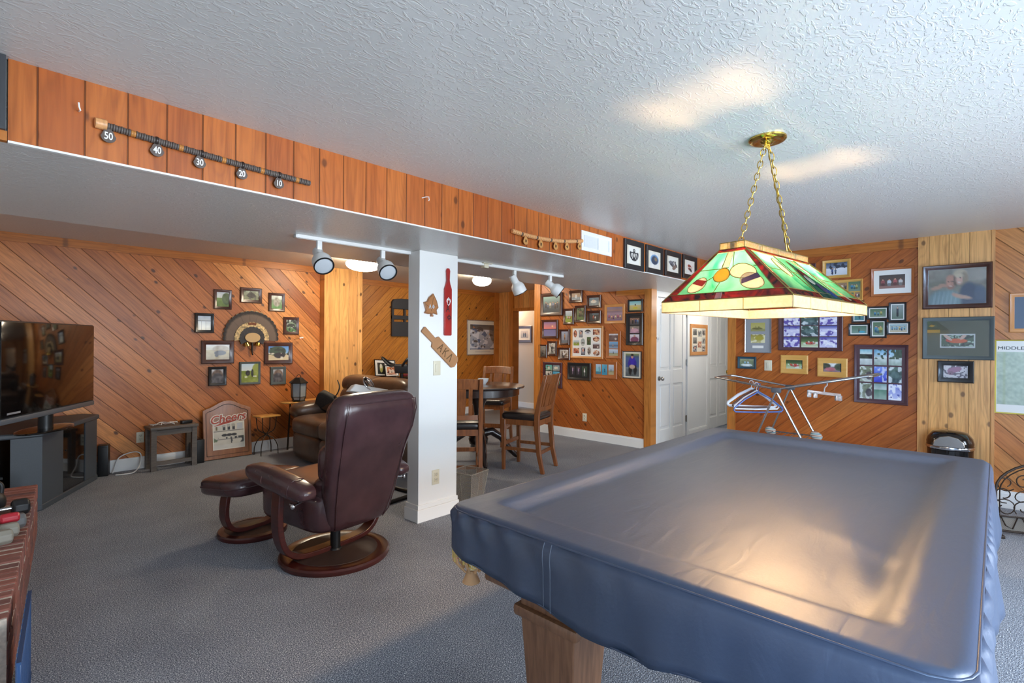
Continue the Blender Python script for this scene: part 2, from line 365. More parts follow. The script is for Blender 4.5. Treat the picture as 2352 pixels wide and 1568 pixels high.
# hallway with two white doors
xd = [at(1508, 867, Y=YH).x, at(1577, 867, Y=YH).x, at(1626, 867, Y=YH).x, at(1674, 867, Y=YH).x]
b = B()
for x0, x1, z0, z1 in ((XR+.1, xd[0], 0, ZS), (xd[1], xd[2], 0, ZS), (xd[3], 9.7, 0, ZS), (xd[0], xd[1], 2.05, ZS), (xd[2], xd[3], 2.05, ZS)):
    cuboid(x0, x1, YH, YH+.1, z0, z1, b)
struct('wall_hall', b, 'white_paint')
struct('wall_hall_end', cuboid(9.6, 9.7, 2.1, YH, 0, ZS), 'white_paint')
struct('wall_hall_side', cuboid(XR+.1, 9.6, 2.1, 2.2, 0, ZS), 'white_paint')
base_x('baseboard_hall', xd[1]+.07, xd[2]-.07, YH, .1)
def hall_door(i, x0, x1, hinge_side, knob):
    b = B(); w = x1-x0
    cuboid(x0+.01, x1-.01, YH+.022, YH+.05, .012, 2.045, b)
    st = .11
    def rail(a0, a1, c0, c1): cuboid(a0, a1, YH+.008, YH+.024, c0, c1, b, bev=.004, seg=1)
    xm = (x0+x1)/2
    for a0, a1 in ((x0+.01, x0+st), (xm-.045, xm+.045), (x1-st, x1-.01)): rail(a0, a1, .012, 2.045)
    for c0, c1 in ((.012, .2), (.83, 1.03), (1.93, 2.045)): rail(x0+st, xm-.045, c0, c1); rail(xm+.045, x1-st, c0, c1)
    for a0, a1 in ((x0+st, xm-.045), (xm+.045, x1-st)):
        for c0, c1 in ((.2, .83), (1.03, 1.93)): cuboid(a0+.035, a1-.035, YH+.012, YH+.026, c0+.035, c1-.035, b, bev=.01, seg=1)
    d = struct('door_%d' % i, b, 'white_door', bevel=0)
    d['label'] = ['white panel door nearest the gallery wall', 'white panel door at the far end of the hall'][i-1]
    kx = x0+.075 if knob == 'l' else x1-.075
    k = B(); k.cyl((kx, YH+.008, .92), (kx, YH-.004, .92), .032, n=20); k.cyl((kx, YH-.004, .92), (kx, YH-.03, .92), .011)
    k.sup((kx, YH-.05, .92), (.029, .024, .029), 1, nu=20, nv=10)
    obj('door_handle', k, 'nickel' if i == 1 else 'brass', d)
    hx = x1-.006 if hinge_side == 'r' else x0+.006
    for z in (.28, 1.12, 1.85):
        h = B(); h.cyl((hx, YH-.006, z-.05), (hx, YH-.006, z+.05), .008, n=8); h.box((hx, YH+.006, z), (.03, .01, .09)); obj('hinge', h, 'nickel', d)
    c = B()
    for a0, a1, c0, c1 in ((x0-.06, x0, 0, 2.11), (x1, x1+.06, 0, 2.11), (x0, x1, 2.05, 2.11)): cuboid(a0, a1, YH-.016, YH, c0, c1, c)
    obj('door_casing', c, 'white_trim', d)
hall_door(1, xd[0], xd[1], 'r', 'l'); hall_door(2, xd[2], xd[3], 'l', 'r')
# walls behind the camera with the openings the daylight comes through
def wall_open(name, axis, p0, p1, a0, a1, holes, mat):
    b = B(); xs = [a0]
    def put(u0, u1, z0, z1):
        cuboid(u0, u1, p0, p1, z0, z1, b) if axis == 'x' else cuboid(p0, p1, u0, u1, z0, z1, b)
    cur = a0
    for h0, h1, z0, z1 in holes:
        put(cur, h0, 0, ZC); put(h0, h1, z1, ZC)
        if z0 > 0: put(h0, h1, 0, z0)
        cur = h1
    put(cur, a1, 0, ZC); struct(name, b, mat)
wall_open('wall_front', 'x', -2.7, -2.6, -.6, 6.3, [(.6, 3.7, 0, 2.08), (4.2, 5.7, .7, 2.0)], 'white_paint')
wall_open('wall_left', 'y', -.6, -.5, -2.6, 6.95, [(-2.0, -.6, .65, 2.05)], 'white_paint')
def window(n, axis, p, a0, a1, z0, z1, parts):
    b = B(); t = .05
    def put(u0, u1, c0, c1):
        cuboid(u0, u1, p-.03, p+.03, c0, c1, b) if axis == 'x' else cuboid(p-.03, p+.03, u0, u1, c0, c1, b)
    put(a0, a1, z0, z0+t); put(a0, a1, z1-t, z1)
    for i in range(parts+1):
        u = a0+(a1-a0-t)*i/parts; put(u, u+t, z0+t, z1-t)
    w = struct('window_%d' % n, b, 'window_white')
    g = B()
    cuboid(a0+t, a1-t, p-.003, p+.003, z0+t, z1-t, g) if axis == 'x' else cuboid(p-.003, p+.003, a0+t, a1-t, z0+t, z1-t, g)
    obj('pane', g, 'clear_glass', w)
window(1, 'x', -2.65, .6, 3.7, 0, 2.08, 2); window(2, 'x', -2.65, 4.2, 5.7, .7, 2.0, 2); window(3, 'y', -.55, -2.0, -.6, .65, 2.05, 2)
# column
CX0, CX1, CY = 2.425, 2.815, 3.28
c = struct('column', cuboid(CX0, CX1, CY, CY+.15, 0, ZS), 'white_paint', bevel=.004, label='square white column carrying the soffit')
b = B(); cuboid(CX0-.016, CX1+.016, CY-.016, CY+.166, 0, .10, b); cuboid(CX0-.009, CX1+.009, CY-.009, CY+.159, .10, .135, b)
struct('baseboard_column', b, 'white_trim', bevel=.004)
# brick hearth
def hearth():
    p0 = Vector((.115, 2.75, 0)); p1 = Vector((.365, 5.11, 0)); d = (p1-p0).normalized(); n = Vector((d.y, -d.x, 0)); L = (p1-p0).length
    ang = math.atan2(d.y, d.x); Rz = rot4(z=ang)      # local x runs along the front edge
    rn = random.Random(4)
    bb = B(); q0 = p0 - n*.004; q1 = p1 - n*.004 - d*.004
    bb.prism([(q0.x, q0.y), (q1.x, q1.y), (-.5, q1.y+.02), (-.5, q0.y)], 0, .3478, 'xy')
    h = struct('hearth', bb, 'mortar', label='raised red brick hearth along the left edge of the carpet')
    k = B()
    nb = int(L/.074)
    for i in range(nb):                                   # rowlock course on top, ends showing on the front
        c = p0 + d*((i+.5)*L/nb) - n*.10
        k.box((c.x, c.y, .35-.05+rn.uniform(-.001, .005)), (L/nb-.016+rn.uniform(-.004, .002), .2+rn.uniform(-.006, .004), .1), Rz, bev=.005, seg=1)
        c2 = c - n*.21
        k.box((c2.x, c2.y, .35-.05+rn.uniform(-.001, .005)), (L/nb-.016+rn.uniform(-.004, .002), .2+rn.uniform(-.006, .004), .1), Rz, bev=.005, seg=1)
    for r in range(3):
        x = -.1 if r % 2 else 0.0
        while x < L:
            x0, x1 = max(x, 0), min(x+.2, L)
            if x1-x0 > .03:
                c = p0 + d*((x0+x1)/2) - n*.05
                k.box((c.x, c.y, .042+.078*r), (x1-x0-.01, .1, .066), Rz, bev=.004, seg=1)
            x += .21
    obj('bricks', k, 'brick', h)
hearth()
struct('wall_hall_header', cuboid(XR, XR+.1, 2.2, YF+.02, ZS, ZC), 'wood_trim_y')
# ---------------------------------------------------------------- framed photographs
def wood_plain(name, c0, c1, rough=.35, coat=.3, axis=(6, 60, 6)):
    m, nt, b = nmat(name); tc = N(nt, 'ShaderNodeTexCoord'); mp = N(nt, 'ShaderNodeMapping'); mp.inputs['Scale'].default_value = axis
    nt.links.new(tc.outputs['Object'], mp.inputs[0]); no = N(nt, 'ShaderNodeTexNoise'); no.inputs['Scale'].default_value = 1; no.inputs['Detail'].default_value = 4; no.inputs['Distortion'].default_value = .5
    nt.links.new(mp.outputs[0], no.inputs[0]); nt.links.new(ramp(nt, no.outputs[0], [(.3, c0), (.7, c1)]), b.inputs['Base Color'])
    b.inputs['Roughness'].default_value = rough; b.inputs['Coat Weight'].default_value = coat; b.inputs['Coat Roughness'].default_value = .15
    return m
wood_plain('frame_brown', rgb(60, 32, 26), rgb(84, 48, 36), .3, .4)
plain('frame_black', rgb(36, 36, 38), .4, coat=.2)
plain('frame_grey', rgb(84, 92, 92), .45)
wood_plain('frame_oak', rgb(196, 128, 66), rgb(214, 150, 84), .4, .3)
wood_plain('frame_cedar', rgb(164, 92, 44), rgb(182, 108, 56), .4, .3)
wood_plain('frame_pine', rgb(212, 158, 78), rgb(226, 176, 96), .4, .2, (4, 40, 40))
wood_plain('frame_burgundy', rgb(70, 40, 48), rgb(86, 50, 58), .4, .2)
plain('frame_silver', rgb(200, 200, 204), .25, .8)
plain('frame_teal', rgb(40, 74, 88), .45)
plain('frame_gold', rgb(196, 178, 80), .35, .4)
for n, c in (('mat_white', (238, 236, 230)), ('mat_cream', (226, 218, 200)), ('mat_grey', (150, 154, 160)), ('mat_dark', (52, 52, 56)), ('mat_green', (104, 104, 84)), ('mat_blue', (92, 106, 124)), ('mat_burgundy', (78, 46, 54)), ('mat_black', (30, 30, 32)), ('mat_maroon', (96, 44, 48)), ('mat_map', (178, 190, 172)), ('ink', (40, 40, 44)), ('mat_gold', (206, 164, 76)), ('mat_wood', (176, 104, 54))):
    plain(n, rgb(*c), .6, coat=.35, coatr=.06)
def photo_mat():
    m, nt, b = nmat('photo_print'); a = N(nt, 'ShaderNodeAttribute'); a.attribute_name = 'Col'
    nt.links.new(a.outputs['Color'], b.inputs['Base Color']); b.inputs['Roughness'].default_value = .45
    b.inputs['Coat Weight'].default_value = .5; b.inputs['Coat Roughness'].default_value = .05
photo_mat()
def smooth_noise(rs, h, w, ch, cw):
    g = rs.rand(ch+1, cw+1); y = np.linspace(0, ch-1e-6, h); x = np.linspace(0, cw-1e-6, w)
    yi = y.astype(int); xi = x.astype(int); fy = (y-yi)[:, None]; fx = (x-xi)[None]
    return (g[yi][:, xi]*(1-fy)*(1-fx)+g[yi+1][:, xi]*fy*(1-fx)+g[yi][:, xi+1]*(1-fy)*fx+g[yi+1][:, xi+1]*fy*fx)
class Pic:
    def __init__(s, w, h, seed):
        s.w, s.h = w, h; s.rs = np.random.RandomState(seed); s.a = np.zeros((h, w, 3)); s.Y, s.X = np.mgrid[0:h, 0:w]; s.X = s.X/(w-1); s.Y = s.Y/(h-1)
    def grad(s, c0, c1, y0=0, y1=1):
        k = np.clip((s.Y-y0)/(y1-y0), 0, 1)[..., None]; msk = ((s.Y >= y0) & (s.Y <= y1))[..., None]
        s.a = np.where(msk, np.array(c0)*(1-k)+np.array(c1)*k, s.a); return s
    def noise(s, amt, ch, cw, tint=(1, 1, 1), y0=0, y1=1):
        n = (smooth_noise(s.rs, s.h, s.w, ch, cw)-.5)*2*amt; msk = ((s.Y >= y0) & (s.Y <= y1))
        s.a = s.a + (n*msk)[..., None]*np.array(tint)*255; return s
    def el(s, cx, cy, rx, ry, c, al=1.0, ang=0):
        dx, dy = s.X-cx, (s.Y-cy); ca, sa = math.cos(ang), math.sin(ang)
        d = ((dx*ca+dy*sa)/rx)**2+((-dx*sa+dy*ca)/ry)**2
        k = (np.clip((1.25-d)*3, 0, 1)*al)[..., None]; s.a = s.a*(1-k)+np.array(c)*k; return s
    def re(s, x0, y0, x1, y1, c, al=1.0):
        k = (((s.X >= x0) & (s.X <= x1) & (s.Y >= y0) & (s.Y <= y1))*al)[..., None]; s.a = s.a*(1-k)+np.array(c)*k; return s
    def patch(s, c, thr, ch, cw, y0=0, y1=1, al=.9):
        n = smooth_noise(s.rs, s.h, s.w, ch, cw); k = ((n > thr) & (s.Y >= y0) & (s.Y <= y1))[..., None]*al; s.a = s.a*(1-k)+np.array(c)*k; return s
    def person(s, x, y, k, shirt, skin=(206, 160, 132), hair=(70, 50, 40), asp=1.0):
        s.el(x, y+.30*k, .17*k*asp, .26*k, shirt); s.el(x, y+.62*k, .15*k*asp, .2*k, tuple(v*.6 for v in shirt))
        s.el(x, y-.02*k, .085*k*asp, .10*k, hair); s.el(x, y+.02*k, .07*k*asp, .08*k, skin); return s
    def crowd(s, n, y, k, cols, x0=.15, x1=.85):
        for i in range(n): s.person(x0+(x1-x0)*i/max(1, n-1)+s.rs.uniform(-.02, .02), y+s.rs.uniform(-.05, .05), k, cols[i % len(cols)], asp=s.h/s.w*1.2)
        return s
def paint(kind, w, h, seed):
    p = Pic(w, h, seed); k = kind
    if k == 'field': p.grad((196, 210, 224), (214, 220, 214), 0, .4).grad((112, 140, 60), (96, 120, 48), .4, 1).el(.8, .45, .35, .4, (70, 90, 50)).noise(.08, 6, 6)
    elif k == 'turkey_trees': p.grad((150, 160, 140), (120, 124, 90)).patch((80, 82, 70), .55, 6, 9).el(.5, .5, .25, .3, (54, 50, 46)).noise(.1, 8, 8)
    elif k == 'turkey_green': p.grad((216, 224, 216), (190, 200, 190), 0, .3).grad((150, 160, 140), (90, 150, 80), .3, 1).el(.5, .5, .3, .32, (160, 158, 146)).noise(.12, 7, 7)
    elif k == 'deck': p.grad((190, 206, 226), (226, 222, 200)).re(0, .32, 1, .37, (120, 124, 128)).re(.28, .32, .31, 1, (140, 140, 140)).re(.62, .32, .65, 1, (140, 140, 140)).noise(.08, 4, 4)
    elif k == 'branches': p.grad((150, 160, 150), (70, 120, 60)).patch((40, 44, 40), .52, 8, 6).patch((210, 214, 210), .75, 9, 7).el(.5, .45, .4, .12, (36, 38, 36), .8)
    elif k == 'turkey_plain': p.grad((206, 212, 218), (196, 196, 176), 0, .35).grad((176, 164, 116), (156, 140, 92), .35, 1).el(.62, .3, .34, .24, (150, 136, 120), .6).el(.6, .56, .24, .16, (58, 56, 60)).el(.45, .72, .08, .1, (60, 58, 62)).noise(.05, 8, 8)
    elif k == 'tree_sky': p.grad((86, 144, 216), (150, 192, 232), 0, .6).grad((206, 190, 156), (216, 200, 166), .6, 1).el(.45, .36, .4, .34, (60, 74, 48), .9).patch((50, 54, 44), .6, 7, 8, .1, .7).el(.55, .66, .26, .2, (52, 46, 50)).patch((226, 220, 206), .7, 8, 8, .5, .95)
    elif k == 'round_dark': p.grad((190, 190, 194), (90, 92, 98)).el(.5, .62, .5, .58, (116, 96, 84)).el(.5, .8, .5, .5, (84, 80, 84)).noise(.12, 7, 7)
    elif k == 'hunter': p.grad((190, 214, 232), (214, 224, 228), 0, .38).grad((130, 150, 50), (150, 160, 70), .38, 1).el(.9, .3, .25, .3, (150, 160, 70)).el(.38, .5, .13, .14, (40, 34, 30)).re(.36, .5, .4, .64, (60, 50, 40)).el(.64, .5, .07, .2, (40, 40, 30)).re(.2, .68, .36, .73, (236, 236, 230)).re(.68, .66, .9, .71, (236, 236, 230)).noise(.1, 8, 8, y0=.4)
    elif k == 'group': p.grad((140, 180, 176), (90, 110, 110), 0, .5).grad((80, 96, 110), (60, 70, 76), .5, 1).crowd(6, .42, .42, [(60, 62, 76), (90, 104, 130), (196, 190, 176), (110, 120, 150), (70, 60, 60)])
    elif k == 'bird': p.grad((176, 150, 126), (196, 170, 146)).re(0, .55, 1, 1, (150, 160, 166)).el(.5, .5, .13, .25, (226, 226, 224)).noise(.06, 5, 5)
    elif k == 'white_fig': p.grad((120, 140, 150), (150, 156, 150)).el(.45, .5, .28, .2, (222, 216, 200)).el(.45, .35, .08, .1, (226, 190, 160)).noise(.08, 6, 6)
    elif k == 'lawn': p.grad((206, 214, 222), (160, 176, 180), 0, .45).grad((120, 150, 60), (150, 160, 60), .45, 1).crowd(4, .5, .24, [(220, 220, 220), (190, 90, 80)], .25, .75)
    elif k == 'two_green': p.grad((120, 130, 100), (90, 116, 60)).patch((60, 70, 50), .6, 6, 5).crowd(2, .32, .5, [(90, 96, 70), (110, 104, 80)], .4, .6)
    elif k == 'hug': p.grad((60, 70, 74), (44, 48, 50)).person(.42, .3, .6, (180, 90, 70), asp=.8).person(.62, .4, .5, (226, 222, 214), asp=.8).re(.3, .0, 1, .2, (90, 110, 120))
    elif k == 'beach_group': p.grad((116, 104, 130), (160, 120, 110), 0, .3).grad((120, 96, 110), (170, 140, 160), .3, .55).grad((150, 126, 140), (120, 92, 120), .55, 1).noise(.06, 4, 3, y1=.5).crowd(6, .6, .32, [(180, 80, 110), (220, 170, 130), (120, 70, 120), (226, 200, 160)])
    elif k == 'lake_tan': p.grad((120, 190, 200), (190, 220, 210), 0, .45).grad((210, 190, 130), (190, 180, 110), .45, 1).el(.5, .4, .05, .1, (80, 70, 70)).el(.5, .75, .2, .12, (206, 190, 60))
    elif k == 'sunset': p.grad((130, 110, 150), (226, 130, 120), 0, .5).grad((110, 104, 150), (120, 120, 160), .5, 1).re(0, .5, 1, .53, (50, 50, 70)).el(.7, .3, .06, .06, (250, 200, 140)).noise(.03, 5, 2)
    elif k == 'guitar': p.grad((160, 170, 190), (120, 126, 140)).re(0, .75, 1, 1, (100, 110, 120)).person(.5, .25, .6, (176, 130, 90), asp=.9)
    elif k == 'old1': p.grad((150, 146, 140), (60, 60, 56)).person(.5, .35, .6, (80, 72, 66), asp=.9).noise(.1, 8, 6)
    elif k == 'old2': p.grad((206, 204, 196), (170, 168, 160)).patch((110, 110, 106), .6, 7, 5).person(.48, .25, .7, (40, 38, 38), asp=.9)
    elif k == 'street': p.grad((190, 188, 180), (150, 140, 130)).re(.2, .2, .8, .9, (120, 100, 84)).re(.3, .35, .55, 1, (60, 60, 64)).patch((226, 220, 214), .68, 7, 7)
    elif k == 'kids': p.grad((190, 110, 80), (170, 90, 70)).patch((226, 190, 150), .55, 5, 5).patch((90, 50, 50), .66, 6, 6).noise(.08, 5, 5)
    elif k == 'bwfig': p.grad((200, 200, 204), (120, 120, 130)).patch((40, 36, 44), .55, 5, 4).el(.5, .4, .2, .2, (206, 150, 130))
    elif k == 'diver': p.grad((60, 60, 66), (40, 40, 44), 0, .4).grad((210, 214, 222), (226, 228, 232), .4, 1).el(.5, .6, .25, .08, (60, 60, 70))
    elif k == 'greenfig': p.grad((70, 100, 60), (60, 80, 50)).person(.5, .25, .6, (120, 80, 60), asp=.9).noise(.08, 6, 4)
    elif k == 'gull': p.grad((150, 160, 160), (190, 196, 190)).re(0, .6, 1, .66, (60, 70, 60)).el(.5, .55, .18, .1, (90, 80, 80))
    elif k == 'cliff': p.grad((206, 206, 214), (196, 190, 190), 0, .2).grad((110, 90, 90), (90, 70, 70), .2, 1).el(.75, .7, .12, .14, (206, 190, 180)).noise(.06, 5, 5)
    elif k == 'seat_lake': p.grad((110, 170, 216), (120, 150, 180), 0, .5).grad((84, 110, 140), (150, 170, 190), .5, 1).person(.45, .4, .5, (210, 150, 120), asp=.6)
    elif k == 'white_sail': p.grad((206, 214, 226), (160, 180, 200), 0, .6).grad((150, 150, 120), (190, 180, 140), .6, 1).person(.5, .4, .4, (90, 96, 110), asp=.6)
    elif k == 'duo_dark': p.grad((150, 110, 90), (60, 60, 70)).person(.3, .2, .8, (40, 40, 44), asp=.7).person(.6, .15, .8, (44, 60, 110), asp=.7).person(.82, .2, .8, (90, 130, 170), asp=.7)
    elif k == 'pink_bed': p.grad((120, 116, 104), (180, 140, 160)).el(.5, .6, .4, .25, (206, 160, 176)).el(.3, .3, .08, .1, (216, 176, 150)).noise(.06, 6, 6)
    elif k == 'maroon_sit': p.grad((226, 222, 226), (180, 150, 170)).el(.5, .75, .4, .4, (120, 60, 90)).el(.5, .22, .1, .13, (196, 150, 130))
    elif k == 'man_blue': p.grad((150, 160, 90), (60, 80, 120), 0, .16).grad((70, 96, 140), (64, 90, 130), .16, .6).grad((120, 130, 134), (90, 96, 96), .6, 1).el(.5, .34, .24, .2, (58, 44, 170)).el(.3, .45, .1, .16, (50, 40, 150)).el(.72, .45, .1, .16, (50, 40, 150)).el(.5, .12, .09, .09, (206, 150, 130)).el(.5, .06, .1, .05, (30, 30, 34)).el(.36, .72, .12, .22, (40, 42, 44)).el(.72, .72, .12, .22, (40, 42, 44)).el(.5, .58, .2, .09, (196, 170, 150)).noise(.08, 14, 8, y0=.6)
    elif k == 'fish_hold': p.grad((90, 180, 176), (150, 170, 140)).patch((60, 70, 60), .6, 4, 4).el(.5, .5, .12, .3, (216, 214, 206)).el(.5, .3, .1, .1, (180, 130, 110))
    elif k == 'pond': p.grad((90, 170, 200), (60, 140, 170)).person(.55, .35, .5, (40, 50, 60), asp=.7).noise(.05, 4, 4)
    elif k == 'dancers': p.grad((60, 56, 66), (40, 40, 46)).person(.45, .15, .9, (206, 180, 206), asp=.45).person(.7, .2, .8, (110, 80, 120), asp=.4)
    elif k == 'couple_white': p.grad((60, 80, 60), (50, 60, 54)).person(.5, .2, .9, (226, 220, 216), asp=.7)
    elif k == 'jump': p.grad((190, 206, 226), (90, 190, 200)).person(.65, .2, .6, (70, 80, 110), asp=.5).re(0, .75, 1, 1, (70, 130, 150))
    elif k == 'snow': p.grad((70, 84, 110), (150, 160, 180), 0, .45).grad((226, 230, 238), (206, 212, 222), .45, 1).patch((40, 46, 60), .55, 6, 10, 0, .5).person(.3, .45, .6, (60, 80, 130), asp=.5).person(.45, .5, .5, (70, 90, 120), asp=.5)
    elif k == 'raft': p.grad((40, 60, 34), (90, 120, 70), 0, .45).grad((140, 170, 110), (206, 214, 190), .45, 1).patch((226, 230, 226), .62, 6, 8, .45, 1).el(.55, .6, .28, .14, (190, 80, 70)).crowd(4, .42, .3, [(200, 70, 60), (214, 206, 200)], .3, .75)
    elif k == 'canyon': p.grad((220, 226, 230), (214, 220, 222), 0, .35).grad((120, 110, 120), (150, 120, 130), .35, 1).el(.1, .3, .3, .3, (56, 64, 50)).el(.95, .4, .3, .4, (64, 76, 56)).el(.4, .65, .3, .18, (190, 110, 120)).noise(.08, 7, 7)
    elif k == 'rapids': p.grad((60, 66, 150), (190, 190, 226), 0, .35).grad((214, 214, 240), (196, 196, 230), .35, 1).patch((86, 70, 160), .62, 5, 8).patch((240, 240, 250), .6, 6, 6, .3, 1)
    elif k == 'rapids2': p.grad((70, 96, 84), (60, 80, 90)).patch((206, 216, 220), .6, 6, 6).el(.5, .5, .3, .22, (84, 110, 110)).noise(.1, 7, 7)
    elif k == 'beach_rocks': p.grad((120, 180, 200), (206, 220, 220), 0, .3).el(.2, .55, .5, .2, (50, 64, 54)).grad((206, 214, 214), (180, 190, 190), .62, 1).noise(.06, 6, 6)
    elif k == 'tree_water': p.grad((110, 170, 206), (190, 210, 220), 0, .5).grad((206, 216, 216), (150, 170, 160), .5, 1).patch((40, 60, 40), .5, 7, 6, 0, .6).noise(.08, 7, 7)
    elif k == 'deepblue': p.grad((120, 150, 226), (50, 60, 190)).patch((206, 214, 240), .66, 5, 7).noise(.05, 6, 6)
    elif k == 'valley': p.grad((130, 160, 160), (190, 200, 196), 0, .4).grad((90, 130, 110), (150, 170, 160), .4, 1).noise(.06, 5, 6)
    elif k == 'ice': p.grad((120, 130, 206), (200, 206, 240)).patch((240, 242, 250), .52, 6, 5).patch((70, 80, 170), .7, 6, 5)
    elif k == 'stones': p.grad((110, 120, 96), (150, 156, 140)).patch((206, 214, 210), .55, 6, 6).el(.75, .6, .25, .25, (90, 84, 90)).noise(.1, 7, 7)
    elif k == 'teal_man': p.grad((96, 120, 110), (70, 130, 140)).person(.55, .25, .8, (50, 130, 150), asp=.8)
    elif k == 'fishers': p.grad((80, 110, 80), (120, 140, 120)).crowd(3, .35, .55, [(60, 130, 170), (90, 140, 150), (170, 170, 90)], .3, .7)
    elif k == 'dark_man': p.grad((150, 160, 160), (90, 110, 96)).person(.5, .2, .8, (44, 50, 60), asp=.8)
    elif k == 'wading': p.grad((80, 110, 90), (120, 150, 140)).person(.5, .4, .5, (60, 60, 60), asp=.6).el(.7, .8, .2, .12, (60, 160, 190))
    elif k == 'crowd_pier': p.grad((150, 180, 190), (196, 180, 150)).crowd(6, .35, .5, [(60, 130, 180), (120, 180, 200), (90, 150, 190), (200, 180, 120)])
    elif k == 'ship': p.grad((176, 170, 96), (186, 180, 120)).re(0, .72, 1, 1, (150, 150, 100)).el(.45, .68, .35, .12, (110, 106, 60)).re(.36, .35, .39, .6, (96, 92, 56)).re(.5, .45, .6, .6, (120, 116, 66))
    elif k == 'ship2': p.grad((150, 140, 60), (196, 190, 130)).patch((226, 224, 190), .55, 5, 6).el(.6, .45, .3, .25, (170, 160, 60))
    elif k == 'teal_group': p.grad((150, 160, 120), (90, 110, 90)).crowd(2, .3, .55, [(130, 190, 220), (190, 216, 230)], .4, .6).el(.5, .8, .4, .16, (214, 226, 226)).noise(.08, 6, 8)
    elif k == 'redsit': p.grad((70, 60, 56), (110, 80, 70)).crowd(4, .3, .6, [(150, 80, 80), (196, 206, 214), (170, 90, 90), (206, 200, 196)]).re(0, .8, 1, 1, (150, 110, 100))
    elif k == 'kids4': p.grad((150, 120, 90), (170, 130, 100)).crowd(3, .25, .7, [(170, 60, 60), (216, 206, 190), (90, 80, 70)])
    elif k == 'couple':
        def so(cx, cy, rx, ry, c, al=1.0, ang=0, soft=.35):
            dx, dy = p.X-cx, p.Y-cy; ca, sa = math.cos(ang), math.sin(ang); d = ((dx*ca+dy*sa)/rx)**2+((-dx*sa+dy*ca)/ry)**2
            kk = (np.clip((1+soft-d)/(2*soft), 0, 1)*al)[..., None]; p.a = p.a*(1-kk)+np.array(c)*kk
        p.grad((146, 138, 126), (128, 120, 106), 0, .5).grad((134, 126, 110), (116, 110, 96), .5, 1); p.noise(.06, 5, 8).noise(.04, 14, 20)
        so(.2, .42, .22, .1, (112, 110, 92), .6); so(.8, .2, .3, .16, (160, 150, 138), .6)
        so(.56, .16, .12, .14, (186, 168, 140)); so(.63, .3, .07, .2, (150, 128, 104))                       # her hair
        so(.78, .86, .24, .4, (66, 78, 98)); so(.70, .66, .13, .26, (58, 70, 92)); so(.9, .7, .1, .2, (80, 92, 112), .6)
        so(.25, .92, .26, .34, (112, 136, 140)); so(.4, .95, .18, .34, (120, 144, 146))                     # his striped shirt
        for i_ in range(6): so(.1+.075*i_, .92, .02, .26, (164, 184, 186), .5, .12, .8)
        so(.15, .52, .11, .055, (190, 148, 124), .9, -.35); so(.27, .46, .09, .05, (184, 140, 118), .9, .2)
        so(.4, .26, .085, .1, (170, 126, 106)); so(.395, .38, .083, .19, (186, 132, 110)); so(.475, .34, .03, .14, (104, 80, 64), .9); so(.40, .52, .06, .06, (150, 104, 86), .7)
        so(.375, .43, .03, .05, (204, 150, 126), .7); so(.36, .36, .02, .012, (90, 60, 50), .9); so(.43, .355, .02, .012, (90, 60, 50), .9); so(.39, .49, .032, .012, (222, 190, 176), .9)
        so(.545, .3, .06, .16, (206, 160, 140)); so(.545, .2, .07, .06, (196, 178, 150), .9); so(.525, .27, .014, .011, (84, 62, 54), .9); so(.57, .265, .014, .011, (84, 62, 54), .9); so(.548, .375, .03, .014, (236, 220, 212), .95); so(.545, .315, .012, .03, (214, 172, 152), .8)
        so(.60, .80, .17, .055, (200, 158, 134), .95, .32); so(.47, .72, .06, .04, (198, 154, 132), .9, .5)
    elif k == 'red_fish': p.grad((70, 90, 60), (80, 90, 70)).patch((176, 190, 170), .62, 7, 14).patch((36, 44, 34), .62, 8, 12).el(.5, .5, .3, .2, (206, 92, 46)).el(.22, .45, .08, .14, (190, 70, 50)).el(.2, .2, .07, .3, (206, 170, 150), 1, -.4).el(.68, .15, .07, .25, (206, 170, 150), 1, .3)
    elif k == 'net_fish':
        p.grad((206, 200, 204), (190, 186, 190)); p.patch((90, 84, 96), .58, 9, 14); p.el(.45, .35, .32, .2, (150, 110, 134), 1, -.6).el(.3, .62, .12, .16, (130, 100, 116)).el(.28, .66, .02, .03, (30, 30, 30))
    elif k == 'river_print': p.grad((96, 90, 84), (120, 110, 100), 0, .2).grad((196, 200, 206), (150, 156, 170), .2, 1).patch((90, 80, 74), .6, 9, 9).patch((236, 236, 240), .56, 12, 10, .2, .95, .8).patch((196, 130, 84), .8, 8, 8, 0, .6).patch((96, 110, 140), .72, 10, 9).el(.95, .2, .2, .5, (90, 74, 62), .7)
    elif k == 'bw_duo': p.grad((200, 190, 176), (160, 150, 136)).person(.4, .3, .7, (60, 56, 54), asp=.7).person(.62, .3, .7, (50, 48, 48), asp=.7)
    elif k == 'mount': p.a[:] = (226, 224, 218); p.el(.5, .45, .42, .3, (110, 150, 190)).el(.5, .5, .34, .26, (60, 74, 96)).el(.62, .42, .14, .12, (130, 110, 84)).noise(.04, 8, 8)
    elif k == 'totem':
        p.a[:] = (228, 226, 218); d = (44, 46, 50)
